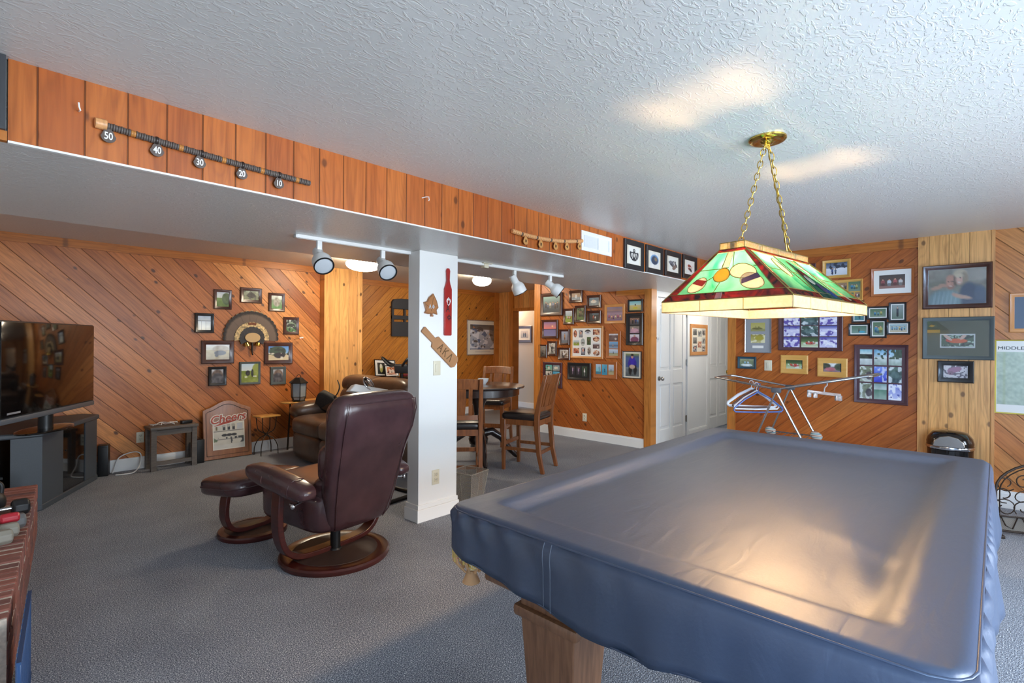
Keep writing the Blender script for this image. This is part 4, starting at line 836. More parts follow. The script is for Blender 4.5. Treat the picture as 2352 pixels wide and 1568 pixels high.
def chain(x0, x1, z0, z1):
    b = B(); p0, p1 = Vector((x0, 0, z0)), Vector((x1, 0, z1)); d = p1-p0; n = int(d.length/.036); ax = d.normalized()
    s1 = ax.cross(Vector((0, 1, 0))).normalized(); s2 = Vector((0, 1, 0))
    for i in range(n):
        c = p0+d*((i+.5)/n); s = s1 if i % 2 else s2
        s = (s*math.cos(.5)+ax.cross(s)*math.sin(.5))
        b.tube([c+ax*.0235*math.cos(2*PI*j/14)+s*.0115*math.sin(2*PI*j/14) for j in range(14)], .0024, 6, closed=True)
    obj('chain', b, 'brass', lamp, 60)
chain(-.27, -.022, ZT+.03, ctop.z-.03); chain(.27, .022, ZT+.03, ctop.z-.03)
b = B(); b.tube([(0, 0, ctop.z-.03), (.07, .004, ctop.z-.16), (.15, -.004, ZT+.24), (.24, 0, ZT+.03)], .003, 8); obj('cord', b, 'brass', lamp)
b = B(); b.lathe([(.086, 0), (.086, -.008), (.078, -.016), (.06, -.018), (.05, -.014), (.034, -.016), (.026, -.026), (.01, -.03), (.002, -.03)], ctop, 40)
for x in (-.018, 0, .018): b.cyl(ctop+Vector((x, 0, -.02)), ctop+Vector((x, 0, -.05)), .005, n=10)
obj('canopy', b, 'brass', lamp, 40)
# ---------------------------------------------------------------- ceiling globes
emit('globe_glow', (1.0, .84, .62, 1), 24)
emit('hall_fill_glow', (1.0, .95, .88, 1), 13)  # glow of the extra hall light, added out of view
def globe(label, c, z_, r, mat='globe_glow', group='flush ceiling lights'):
    t = thing('ceiling_light', label, 'ceiling light', (c[0], c[1], z_), group=group)
    b = B(); b.lathe([(r*.62, 0), (r*.62, -.03), (r*.55, -.035)], n=36); obj('light_base', b, 'white_plastic', t)
    b = B(); b.lathe([(r*.55, -.03), (r*.9, -.05), (r, -.085), (r*.86, -.135), (r*.5, -.165), (.01, -.172)], n=40); obj('glass_shade', b, mat, t, 60, sub=2)
globe('glowing flush dome light above the round table', at(1107, 634, Z=ZC-.02), ZC, .15); globe('glowing flush dome light half hidden by the second track spotlight', at(836, 594, Z=ZC-.02), ZC, .22)
globe('added unseen dome light brightening the hall with white doors', (7.6, 2.75), ZS, .15, 'hall_fill_glow'); globe('added unseen dome light brightening the stairs behind the far doorway', (8.0, 8.9-1.05), ZC, .14)  # two fixtures added out of view to brighten hall and stairs
# ---------------------------------------------------------------- track lighting on the soffit
t0 = at(677, 541, Z=ZS-.011); t1 = at(1292, 635, Z=ZS-.011); td = (t1-t0); tang = math.atan2(td.y, td.x); TL_ = td.length
tr = thing('track_rail', 'white light track fixed along the soffit underside', 'track light', (t0.x, t0.y, ZS), tang)
b = B(); b.box((TL_/2, -.012, -.011), (TL_, .009, .022)); b.box((TL_/2, .012, -.011), (TL_, .009, .022)); b.box((TL_/2, 0, -.003), (TL_, .034, .006)); b.box((.006, 0, -.011), (.012, .034, .022)); b.box((TL_-.006, 0, -.011), (.012, .034, .022))
obj('rail', b, 'white_plastic', tr, 0)
b = B(); b.box((TL_*.605, 0, -.024), (.055, .05, .036), bev=.004); b.box((TL_*.605, 0, -.003), (.11, .09, .005)); obj('power_feed', b, 'almond_plastic', tr)
plain('lens_white', rgb(206, 212, 218), .25, coat=.5)
def spot(label, px, pd, img, away, ln=.19):
    r = ray(px, 540); s = (t0.x*td.y-t0.y*td.x)/(r.x*td.y-r.y*td.x); p = Vector((r.x*s, r.y*s, ZS-.0225))
    t = thing('track_spotlight', label, 'spotlight', p, 0, 'white spotlights on the track')
    b = B(); b.box((0, 0, -.03), (.034, .028, .06), rot4(z=tang), bev=.003); obj('adapter', b, 'white_plastic', t)
    b = B(); b.cyl((0, 0, -.055), (0, 0, -pd), .009, n=12); obj('stem', b, 'white_plastic', t)
    v = p.normalized() if False else (p-Vector((0, 0, EYE))).normalized(); im = (img[0]*_AR - img[1]*_AU).normalized()
    ax = (v*away+im*math.sqrt(1-away*away)).normalized()
    R = ax.to_track_quat('Z', 'Y').to_matrix(); o = Vector((0, 0, -pd)) - ax*ln*.28
    b = B(); b.lathe([(.006, 0), (.03, .002), (.036, .012), (.036, .075), (.04, .085), (.058, .105), (.066, .125), (.068, ln), (.062, ln), (.060, .14), (.03, .13)], o, 36, R, cap=False); obj('shade', b, 'white_plastic', t, 40)
    b = B(); b.lathe([(.0685, ln-.004), (.0685, ln+.003), (.061, ln+.003), (.061, ln-.004)], o, 36, R, cap=False); obj('trim_ring', b, 'black_plastic', t)
    b = B(); b.lathe([(.061, ln-.006), (.045, ln-.002), (.02, ln), (.002, ln)], o, 30, R); obj('lens', b, 'lens_white', t, 60)
spot('track spotlight first from the left, facing the camera', 733, .095, (.45, 1), -.72)
spot('track spotlight second from the left, in front of the glowing dome', 879, .095, (.55, .9), -.74)
spot('track spotlight third from the left, tipped down and away', 1182, .095, (.5, 1), .25)
spot('track spotlight last on the right, aimed at the large group photo', 1264, .095, (1, .75), -.02)
# ---------------------------------------------------------------- things on the soffit face
YP = YF-.022
plain('bead_grey', rgb(96, 86, 80), .5); plain('bead_dark', rgb(44, 34, 30), .35); plain('bead_gold', rgb(186, 124, 60), .4); plain('bead_maple', rgb(224, 164, 108), .4, nscale=60, namt=.12); plain('tag_smoke', rgb(84, 70, 62), .3); plain('letter_white', rgb(244, 244, 244), .4); plain('tag_maple', rgb(206, 148, 84), .45)
def scorer(label, p0, p1, sag, n, r, style, tags, tagmat, inkmat, ts, numerals):
    a, c = at(*p0, Y=YP-r-.002), at(*p1, Y=YP-r-.002); t = thing('bead_scorer', label, 'scorer', a, 0, 'billiard score strings'); d = c-a; L = d.length
    pos = lambda f: d*f+Vector((0, 0, -sag*4*f*(1-f)))
    b = B(); b.tube([pos(i/12) for i in range(13)], .0025, 6); obj('string', b, 'bead_dark', t)
    ang = math.atan2(d.z, d.x); cache = {}
    for i in range(n):
        f = (i+.5)/n; mt, k, ln = style(i, n)
        key = (mt, k)
        if key not in cache:
            b = B(); rr = r*k; b.lathe([(rr*.4, -L/n*.5*ln), (rr*.9, -L/n*.45*ln), (rr, -L/n*.2*ln), (rr, L/n*.2*ln), (rr*.9, L/n*.45*ln), (rr*.4, L/n*.5*ln)], n=12, R=rot(y=PI/2)); o = obj('bead', b, mt, t); cache[key] = o
        else: o = cache[key].copy(); COL.objects.link(o)
        o.location = pos(f); o.rotation_euler = (0, -ang, 0)
    for px, num in tags:
        f = (at(px, p0[1], Y=YP-r-.002).x-a.x)/d.x; p = pos(f)+Vector((0, -.002, -ts*.75))
        b = B(); w = ts*.5
        b.prism([(p.x+w*math.sin(2*PI*j/24)*(1 if math.cos(2*PI*j/24) < .2 else .82), p.z-.004+w*math.cos(2*PI*j/24)*(1.25 if math.cos(2*PI*j/24) > 0 else 1)) for j in range(24)], p.y-.002, p.y+.002)
        o = obj('number_tag', b, tagmat, t); text('numeral', num, numerals, inkmat, o, (p.x, p.y-.0025, p.z-.004), ext=.0006, bold=.0006, sx=.72)
def st1(i, n):
    q = i % 20
    return ('bead_dark', 1.3, 1.4) if q == 0 and i else (('bead_gold', 1.02, 1.1) if q in (10, 11) else ('bead_grey', 1.0 if i % 3 else 1.12, .95))
scorer('long string of dark grey score beads with number tags 50 to 10', (240, 287), (712, 421), .006, 99, .0135, st1, [(249, '50'), (361, '40'), (459, '30'), (556, '20'), (641, '10')], 'tag_smoke', 'letter_white', .05, .04)
b = B(); e = at(232, 284, Y=YP-.018)
t = [o for o in COL.objects if o.name.startswith('bead_scorer')][0]
b.lathe([(.012, -.02), (.02, -.018), (.021, 0), (.02, .018), (.012, .02)], (e.x-t.location.x, 0, e.z-t.location.z), 16, rot(y=PI/2)); obj('end_bead', b, 'bead_maple', t)
def st2(i, n): return ('bead_grey', .8, .7) if i % 9 == 5 else ('bead_maple', 1.0, 1.0)
scorer('short string of light wood score beads beside the white vent', (1176, 530), (1337, 553), .03, 46, .017, st2, [(1207, '10'), (1242, '20'), (1276, '30'), (1302, '40'), (1331, '50')], 'tag_maple', 'bead_dark', .055, .028)
def hook(label, px, py, pts):
    p = at(px, py, Y=YP); t = thing('wall_hook', label, 'hook', p); b = B(); b.tube(pts, .0028, 8); obj('hook_wire', b, 'white_plastic', t)
hook('white hook alone on the cedar board left of the dark beads', 182, 256, [(0, -.0, 0), (0, -.03, -.004), (-.004, -.034, .006), (-.006, -.036, .022)])
hook('white bent hook on a cedar board above the track', 975, 456, [(-.02, 0, 0), (-.004, -.02, .006), (.012, -.028, .008), (.012, -.032, -.012), (.008, -.03, -.018)])
v = thing('air_vent', 'white air vent in the cedar soffit face', 'vent', at(1370, 560, Y=YP-.001)); vw = at(1404.6, 560, Y=YP).x-at(1336, 560, Y=YP).x; vh = at(1370, 538, Y=YP).z-at(1370, 582, Y=YP).z
obj('vent_frame', molding(vw, vh, vh*.2, .012), 'white_plastic', v)
b = B(); b.box((0, -.002, 0), (vw*.86, .003, vh*.7)); obj('vent_back', b, 'lens_white', v)
for i in range(14):
    b = B(); b.box((-vw*.37+vw*.36*i/13, -.007, 0), (.003, .01, vh*.6), rot4(z=.5)); obj('slat', b, 'white_plastic', v)
b = B(); b.box((vw*.2, -.008, 0), (vw*.34, .008, vh*.6)); obj('damper_cover', b, 'white_door', v)
b = B(); cuboid(-.3, .093, YF-.05, YF, 2.165, ZC, b); struct('trim_dark_panel', b, 'dark_grey_panel')
b = B(); cuboid(-.3, .098, YF-.03, YF, ZS, 2.165, b); struct('trim_dark_panel_sill', b, 'wood_trim')
# ---------------------------------------------------------------- things on the column
plain('paddle_red', rgb(168, 30, 30), .25, coat=.6, nscale=8, namt=.08); wood_plain('paddle_tan', rgb(164, 116, 74), rgb(182, 132, 88), .5, .1)
wood_plain('leaf_wood', rgb(158, 100, 54), rgb(178, 118, 66), .4, .4); plain('letter_dark', rgb(54, 24, 30), .5); plain('letter_carved', rgb(112, 80, 46), .6); plain('leaf_edge', rgb(120, 76, 44), .5)
GL = {'A': [[(-.36, -.5), (0, .5), (.36, -.5)], [(-.21, -.12), (.21, -.12)]], 'L': [[(-.36, -.5), (0, .5), (.36, -.5)]], 'K': [[(-.3, -.5), (-.3, .5)], [(.3, .5), (-.28, -.05)], [(-.08, .12), (.34, -.5)]],
      'F': [[(0, -.5), (0, .5)], [(.36*math.cos(2*PI*i/20), .26*math.sin(2*PI*i/20)) for i in range(21)]]}
def greek(parent, word, size, mat, x, y, z_, gap=.95, sx=.85):
    b = B(); n = len(word)
    for i, c in enumerate(word):
        for st in GL[c]:
            for p, q in zip(st[:-1], st[1:]):
                P0 = Vector((x+(i-(n-1)/2)*size*gap+p[0]*size*sx, y, z_+p[1]*size)); P1 = Vector((x+(i-(n-1)/2)*size*gap+q[0]*size*sx, y, z_+q[1]*size)); b.tube([P0, P1], size*.065, 8)
    return obj('lettering', b, mat, parent, 60)
def paddle(label, mat, px, py, outline, k, ang, th=.016):
    p = at(px, py, Y=CY); t = thing('wooden_paddle', label, 'paddle', p); t.rotation_euler = (0, ang, 0); b = B(); b.prism(outline, -th-.001, -.001); obj('blade', b, mat, t, 30, bevel=.003); return t
k = 1/293.
o = [(-11*k, -79*k), (-9*k, -81*k), (9*k, -81*k), (11*k, -79*k), (11*k, 30*k), (6*k, 43*k), (4.3*k, 52*k), (5.5*k, 74*k), (3*k, 80*k), (-3*k, 80*k), (-5.5*k, 74*k), (-4.3*k, 52*k), (-6*k, 43*k), (-11*k, 30*k)]
t = paddle('tall red varnished paddle hanging upright on the white column', 'paddle_red', 1027, 693, o, k, 0)
greek(t, 'A', .052, 'letter_dark', -.006, -.017, -.056); greek(t, 'F', .05, 'letter_dark', .008, -.017, -.128)
b = B(); b.prism([(-.017, .02), (-.022, .005), (-.012, -.02), (0, -.034), (.012, -.02), (.022, .005), (.017, .02), (.008, .028), (0, .036), (-.008, .028)], -.0195, -.017); cr = obj('crest', b, 'letter_white', t)
b = B(); b.prism([(-.011, .012), (-.010, -.012), (0, -.026), (.010, -.012), (.011, .012)], -.021, -.0195); obj('crest_shield', b, 'paddle_red', cr)
b = B(); b.box((0, -.0215, -.004), (.006, .001, .036), rot4(y=.6)); b.box((0, -.0215, .022), (.016, .002, .006)); obj('crest_bend', b, 'letter_dark', cr)
pp = [(1297, 632), (1340, 700), (1360, 765), (1337, 790), (1348, 835), (1300, 824), (1285, 830), (1300, 855), (1268, 855), (1272, 828), (1240, 832), (1195, 826), (1212, 795), (1187, 722), (1225, 712), (1245, 672), (1280, 645)]
t = thing('wooden_leaf', 'carved wooden leaf plaque on the white column', 'plaque', at(988, 700, Y=CY))
q = [((x/4.127+680-988)*k, -(y/4.127+520-700)*k) for x, y in pp]
b = B(); b.prism(q, -.015, -.001); obj('leaf_board', b, 'leaf_wood', t, 0, bevel=.002)
b = B(); b.tube([Vector((x*.93, -.0155, z_*.93)) for x, z_ in q], .0018, 6, closed=True)
for (x0, z0), (x1, z1) in (((0, -.05), (0.02, .06)), ((.003, -.03), (-.05, .0)), ((.003, -.03), (.05, -.0))): b.tube([(x0, -.0155, z0), (x1, -.0155, z1)], .0015, 6)
obj('vein', b, 'leaf_edge', t); greek(t, 'AF', .034, 'lens_white', .004, -.0155, -.014)
o = [(-66*k, -6*k), (-64*k, -8*k), (-25*k, -7*k), (-20*k, -16*k), (58*k, -16*k), (64*k, -9*k), (64*k, 9*k), (58*k, 16*k), (-20*k, 16*k), (-25*k, 7*k), (-64*k, 8*k), (-66*k, 6*k)]
t = paddle('slanted tan wooden paddle with carved letters on the column', 'paddle_tan', 1009, 797, o, k, math.radians(40))
greek(t, 'AKL', .066, 'letter_carved', .066, -.0165, -.001)
def plate(name, label, cat, p, rz, kind, group=None, w=.072, h=.117):
    t = thing(name, label, cat, p, rz, group); b = B(); b.box((0, -.003, 0), (w, .006, h), bev=.002); obj('cover_plate', b, 'almond_plastic', t)
    if kind == 'switch': b = B(); b.box((0, -.008, 0), (.032, .006, .066), rot4(x=.06), bev=.001); obj('rocker', b, 'almond_plastic', t)
    elif kind == 'outlet':
        for z_ in (-.021, .021):
            b = B(); b.box((0, -.007, z_), (.034, .004, .03), bev=.006); s_ = obj('socket', b, 'almond_plastic', t)
            b = B(); b.box((-.006, -.0095, z_+.004), (.003, .001, .01)); b.box((.006, -.0095, z_+.004), (.003, .001, .01)); b.cyl((0, -.0092, z_-.008), (0, -.0098, z_-.008), .003, n=8); obj('slot', b, 'dark_slot', s_)
    return t
plate('light_switch', 'almond rocker switch on the white column', 'switch', at(1003, 845, Y=CY), 0, 'switch')
plate('power_outlet', 'almond outlet low on the white column', 'outlet', at(1000, 1095, Y=CY), 0, 'outlet')
plate('power_outlet', 'almond outlet on the wall beside the small grey bench', 'outlet', at(322, 1004, Y=YT), 0, 'outlet')
plate('power_outlet', 'outlet low on the gallery wall', 'outlet', at(1343, 958, X=XR), -PI/2, 'outlet')
plate('light_switch', 'almond switch plate between the teal frame and the raft photo', 'switch', at(1764.6, 839, X=XR), -PI/2, 'switch', w=.08)
t = thing('thermostat', 'small white thermostat beside the nearest white door', 'thermostat', at(1505, 778, Y=YH)); b = B(); b.box((0, -.012, 0), (.10, .024, .09), bev=.006); obj('case', b, 'white_plastic', t)
b = B(); b.box((-.02, -.0245, .01), (.035, .002, .025)); obj('display', b, 'dark_slot', t); b = B(); b.lathe([(.018, 0), (.018, .008), (.014, .01)], (.028, -.024, .0), 20, rot(x=PI/2)); obj('dial', b, 'lens_white', t)
# ---------------------------------------------------------------- furniture materials
def leather(name, c0, c1, rough=.28, coat=.25, bs=90, bd=.0012):
    m, nt, b = nmat(name); tc = N(nt, 'ShaderNodeTexCoord')
    n1 = N(nt, 'ShaderNodeTexNoise'); n1.inputs['Scale'].default_value = 5; n1.inputs['Detail'].default_value = 4
    v = N(nt, 'ShaderNodeTexVoronoi'); v.inputs['Scale'].default_value = bs
    n3 = N(nt, 'ShaderNodeTexNoise'); n3.inputs['Scale'].default_value = 9; n3.inputs['Detail'].default_value = 3; n3.inputs['Distortion'].default_value = 1
    for n in (n1, v, n3): nt.links.new(tc.outputs['Object'], n.inputs['Vector'])
    nt.links.new(ramp(nt, n1.outputs[0], [(.3, c0), (.7, c1)]), b.inputs['Base Color']); b.inputs['Roughness'].default_value = rough
    b.inputs['Coat Weight'].default_value = coat; b.inputs['Coat Roughness'].default_value = .2
    bump(nt, b, math_(nt, 'ADD', math_(nt, 'MULTIPLY', v.outputs['Distance'], .25), math_(nt, 'MULTIPLY', n3.outputs[0], 3)), .35, bd); return m
leather('leather_burgundy', rgb(58, 37, 41), rgb(80, 52, 55), .26, .3); leather('leather_brown', rgb(66, 47, 36), rgb(92, 67, 50), .34, .15); leather('leather_black', rgb(30, 26, 26), rgb(42, 36, 35), .3)
plain('seam', rgb(120, 86, 82), .5)
wood_plain('mahogany', rgb(52, 18, 16), rgb(74, 28, 23), .3, .3, (8, 8, 40)); wood_plain('espresso', rgb(34, 24, 22), rgb(46, 34, 30), .25, .5, (20, 20, 6)); wood_plain('chair_wood', rgb(112, 64, 34), rgb(146, 88, 48), .3, .4, (40, 40, 5))
wood_plain('oak_leg', rgb(112, 78, 54), rgb(142, 102, 74), .4, .2, (70, 70, 6)); wood_plain('grey_wood', rgb(92, 86, 80), rgb(116, 106, 98), .55, .05, (8, 60, 60))
plain('stand_grey', rgb(70, 76, 82), .5, nscale=300, namt=.06); plain('stand_dark', rgb(22, 23, 25), .5)
def band(b, pts, y0, y1, th):
    """bent wood: a strip following pts in x-z, from y0 to y1"""
    pts = [Vector((p[0], 0, p[1])) for p in pts]; rs = []
    for i, p in enumerate(pts):
        t = (pts[min(i+1, len(pts)-1)]-pts[max(i-1, 0)]).normalized(); n = Vector((-t.z, 0, t.x))*th/2
        rs.append([p+n+Vector((0, y0, 0)), p+n+Vector((0, y1, 0)), p-n+Vector((0, y1, 0)), p-n+Vector((0, y0, 0))])
    b.rings(rs); return b
def curve(pts, n=6):
    P_ = [Vector(p) for p in pts]; out = []
    for i in range(len(P_)-1):
        a, b_, c, d = P_[max(i-1, 0)], P_[i], P_[i+1], P_[min(i+2, len(P_)-1)]
        for j in range(n):
            t = j/n; out.append(.5*((2*b_)+(c-a)*t+(2*a-5*b_+4*c-d)*t*t+(3*b_-a-3*c+d)*t**3))
    out.append(P_[-1]); return out
# ---------------------------------------------------------------- recliner and ottoman
rc = thing('recliner_chair', 'dark burgundy leather swivel recliner seen from behind', 'armchair', (1.69, 3.195, 0), math.radians(8))
plain('inset_brown', rgb(62, 46, 42), .55)
def disc_base(parent, r):
    b = B(); b.lathe([(r*.985, 0), (r, .012), (r, .026), (r*.97, .036), (r*.80, .040), (r*.78, .036), (r*.5, .036), (.01, .036)], n=64); o = obj('base_disc', b, 'mahogany', parent, 35)
    b = B(); b.lathe([(r*.775, .0362), (r*.77, .0385), (.01, .0385)], n=48); obj('base_inset', b, 'inset_brown', o, 35)
disc_base(rc, .35)
b = B(); b.cyl((0, 0, .03), (0, 0, .3), .032, n=24); b.cyl((0, 0, .03), (0, 0, .05), .045, .036, n=24); obj('swivel_post', b, 'black_metal', rc)
b = B(); u = [(-.375, .5), (-.385, .36), (-.375, .22), (-.335, .12), (-.26, .068), (-.15, .052), (0, .05)]
u = [(p.x, p.z) for p in curve([(x, 0, z_) for x, z_ in u], 4)]; band(b, u+[(-x, z_) for x, z_ in u[:-1][::-1]], .0, .085, .036); obj('bent_frame', b, 'mahogany', rc, 40, bevel=.006)
def loft(b, rows, nu=36):
    rs = []
    for i, (y, z_, hw, th, ex) in enumerate(rows):
        y0, z0 = rows[max(i-1, 0)][:2]; y1, z1 = rows[min(i+1, len(rows)-1)][:2]; t = Vector((0, y1-y0, z1-z0)).normalized(); nr = Vector((0, t.z, -t.y))
        f = lambda v, e: math.copysign(abs(v)**e, v)
        rs.append([Vector((hw*f(math.cos(2*PI*j/nu), ex), y, z_))+nr*th*f(math.sin(2*PI*j/nu), .55) for j in range(nu)])
    return b.rings(rs)
rows = [(-.165, .235, .16, .02, .6), (-.17, .245, .215, .05, .45), (-.185, .30, .24, .07, .4), (-.21, .42, .262, .078, .35), (-.25, .58, .278, .076, .33), (-.29, .72, .288, .07, .33), (-.33, .86, .312, .086, .33), (-.355, .98, .312, .095, .35), (-.365, 1.05, .30, .085, .4), (-.37, 1.085, .27, .06, .5), (-.372, 1.102, .2, .02, .6)]
b = B(); loft(b, rows); b.bm.transform(Matrix.Translation((.025, 0, 0))); back = obj('backrest', b, 'leather_burgundy', rc, 60, sub=1)
def side_line(sg, off, k0, k1): return [Vector((sg*(r[2]-.004)*1.0, r[0]-r[3]*.55-off, r[1])) for r in rows[k0:k1]]
b = B(); pts = [Vector((-(r[2]*.86), r[0]-r[3]*.985, r[1])) for r in rows[1:9]]+[Vector((x, -.445, 1.045)) for x in (-.2, -.1, 0, .1, .2)]+[Vector(((r[2]*.86), r[0]-r[3]*.985, r[1])) for r in rows[1:9][::-1]]
b.bm.free(); b = B(); b.tube([p+Vector((.025, 0, 0)) for p in pts], .0035, 8); obj('piping', b, 'leather_burgundy', back, 60)
b = B(); b.sup((0, -.285, .93), (.26, .06, .14), .5); b.sup((0, -.2, .66), (.25, .07, .13), .45); b.sup((0, -.15, .50), (.25, .07, .08), .5); obj('back_cushion', b, 'leather_burgundy', rc, 60)
b = B(); b.sup((0, .12, .36), (.285, .35, .135), .35, .3, nv=18, nu=36); obj('seat', b, 'leather_burgundy', rc, 60)
b = B(); b.sup((0, .12, .475), (.262, .31, .06), .45, .35); obj('seat_cushion', b, 'leather_burgundy', rc, 60)
for sg in (-1, 1):
    b = B(); R = rot(x=.10); b.sup((sg*.365, .055, .555), (.068, .33, .066), .75, .42, R, nu=28, nv=16); a = obj('armrest', b, 'leather_burgundy', rc, 60)
    b = B(); b.tube([Vector((sg*.365, -.14, .535))+R @ Vector((.069*math.cos(q), 0, .067*math.sin(q))) for q in [2*PI*j/24 for j in range(24)]], .003, 6, closed=True); obj('seam', b, 'leather_burgundy', a)
    b = B(); b.tube([Vector((sg*.365, .14, .563))+R @ Vector((.069*math.cos(q), 0, .067*math.sin(q))) for q in [2*PI*j/24 for j in range(24)]], .0022, 6, closed=True); obj('seam', b, 'seam', a)
    b = B(); b.cyl((sg*.33, -.16, .47), (sg*.42, -.19, .46), .007, n=10); b.sup((sg*.425, -.19, .46), (.014, .016, .016), 1); b.box((sg*.41, -.165, .462), (.012, .05, .01)); obj('tension_knob', b, 'chrome', rc)
b = B(); b.cyl((0, -.02, .2), (0, .1, .25), .02); b.cyl((-.14, -.06, .235), (-.05, -.1, .2), .007); b.box((0, .05, .245), (.3, .3, .02)); obj('tilt_mechanism', b, 'chrome', rc)
ot = thing('ottoman', 'burgundy leather ottoman on a round wooden base', 'ottoman', (1.463, 4.0, 0), math.radians(12)); disc_base(ot, .235)
b = B(); u = [(-.2, .34), (-.215, .24), (-.21, .15), (-.17, .08), (-.09, .052), (0, .048)]; u = [(p.x, p.z) for p in curve([(x, 0, z_) for x, z_ in u], 4)]
band(b, u+[(-x, z_) for x, z_ in u[:-1][::-1]], -.04, .04, .032); obj('bent_frame', b, 'mahogany', ot, 40, bevel=.005)
b = B(); b.sup((0, 0, .385), (.29, .25, .07), .45, .35, rot(x=-.1), nu=36, nv=16); c = obj('cushion', b, 'leather_burgundy', ot, 60)
b = B(); b.tube([rot(x=-.1) @ Vector((.29*math.copysign(abs(math.cos(q))**.35, math.cos(q)), .25*math.copysign(abs(math.sin(q))**.35, math.sin(q)), 0))+Vector((0, 0, .385)) for q in [2*PI*j/48 for j in range(48)]], .005, 6, closed=True); obj('piping', b, 'leather_burgundy', c)
# ---------------------------------------------------------------- leather loveseat
so = thing('leather_sofa', 'brown leather sofa with padded back against the far side of the recliner', 'sofa', (2.72, 5.42, 0), 0)      # faces -x, length along y
L2 = .90
b = B(); b.box((.47, 0, .2), (.84, 2*L2-.08, .34), bev=.03); obj('base', b, 'leather_brown', so, 50)
b = B(); b.sup((.33, L2*.36, .42), (.42, .37, .12), .5, .25, nu=40, nv=18); obj('seat_cushion', b, 'leather_brown', so, 60)
b = B(); b.sup((.33, -L2*.36, .42), (.42, .37, .12), .5, .25, nu=40, nv=18); obj('seat_cushion', b, 'leather_brown', so, 60)
for y in (L2*.36, -L2*.36):
    b = B(); b.sup((.02, y, .19), (.09, .35, .16), .5, .3); obj('footrest_panel', b, 'leather_brown', so, 60)
    b = B(); b.sup((.66, y, .63), (.15, .37, .2), .5, .3, rot(y=.2)); obj('back_cushion', b, 'leather_brown', so, 60)
    b = B(); b.sup((.72, y, .86), (.155, .39, .13), .75, .3, rot(y=.15), nu=40, nv=18); c = obj('headrest_cushion', b, 'leather_brown', so, 60)
    b = B()
    for i in range(7): b.tube([(.575-.006*abs(i-3), y+.06*(i-3)+.01, .80+.02*(i % 2)), (.565, y+.06*(i-3), .86), (.595, y+.06*(i-3)-.012, .93)], .004, 6)
    obj('pleat', b, 'leather_brown', c)
b = B(); b.box((.86, 0, .48), (.08, 2*L2-.1, .8), bev=.04); obj('back_panel', b, 'leather_brown', so, 50)
for sg in (-1, 1):
    b = B(); b.box((.45, sg*(L2-.12), .3), (.84, .2, .52), bev=.06, seg=4); b.sup((.44, sg*(L2-.13), .56), (.46, .15, .115), .7, .4, nu=36, nv=16); obj('arm', b, 'leather_brown', so, 60)
def sofa_cushion():
    t = thing('throw_cushion', 'black woven cushion leaning on the sofa arm', 'cushion', (3.04, 5.98, .665), math.radians(-60))
    b = B(); R = rot(x=.35) @ rot(y=.5); b.sup((0, 0, 0), (.13, .05, .13), .6, .25, R); obj('cover', b, 'cushion_black', t, 60)
    b = B(); b.prism([(-.02, -.08), (.09, -.08), (.06, .05)], -.054, -.046); b.bm.transform(R.to_4x4()); obj('tan_patch', b, 'leather_brown', t)
    b = B(); b.tube(curve([(.09, -.03, .05), (.16, -.04, .10), (.19, -.03, .19), (.15, -.01, .27)], 5), .012, 8, flat=.4); obj('strap', b, 'cushion_black', t)
plain('cushion_black', rgb(46, 42, 40), .75, nscale=120, namt=.2, bumpd=.002)
sofa_cushion()
# ---------------------------------------------------------------- pub table and chairs
pt = thing('pub_table', 'round dark pedestal pub table beyond the column', 'table', (4.22, 4.52, 0))
b = B(); b.lathe([(.51, .868), (.54, .872), (.55, .884), (.545, .896), (.52, .90), (.01, .90)], n=64); obj('table_top', b, 'espresso', pt, 35)
b = B(); b.lathe([(.47, .79), (.475, .785), (.485, .79), (.485, .868), (.47, .868)], n=64); obj('apron', b, 'espresso', pt, 35)
b = B(); b.lathe([(.11, .2), (.12, .26), (.085, .32), (.06, .42), (.055, .56), (.07, .66), (.1, .72), (.12, .79)], n=32); obj('pedestal', b, 'espresso', pt, 40)
for i in range(4):
    a = PI/4+i*PI/2+.2; d = Vector((math.cos(a), math.sin(a), 0)); b = B()
    b.tube([d*r+Vector((0, 0, z_)) for r, z_ in ((.07, .32), (.16, .34), (.28, .26), (.38, .12), (.46, .04), (.50, .018))], [.05, .05, .042, .036, .03, .017], 12); obj('leg', b, 'espresso', pt, 60)
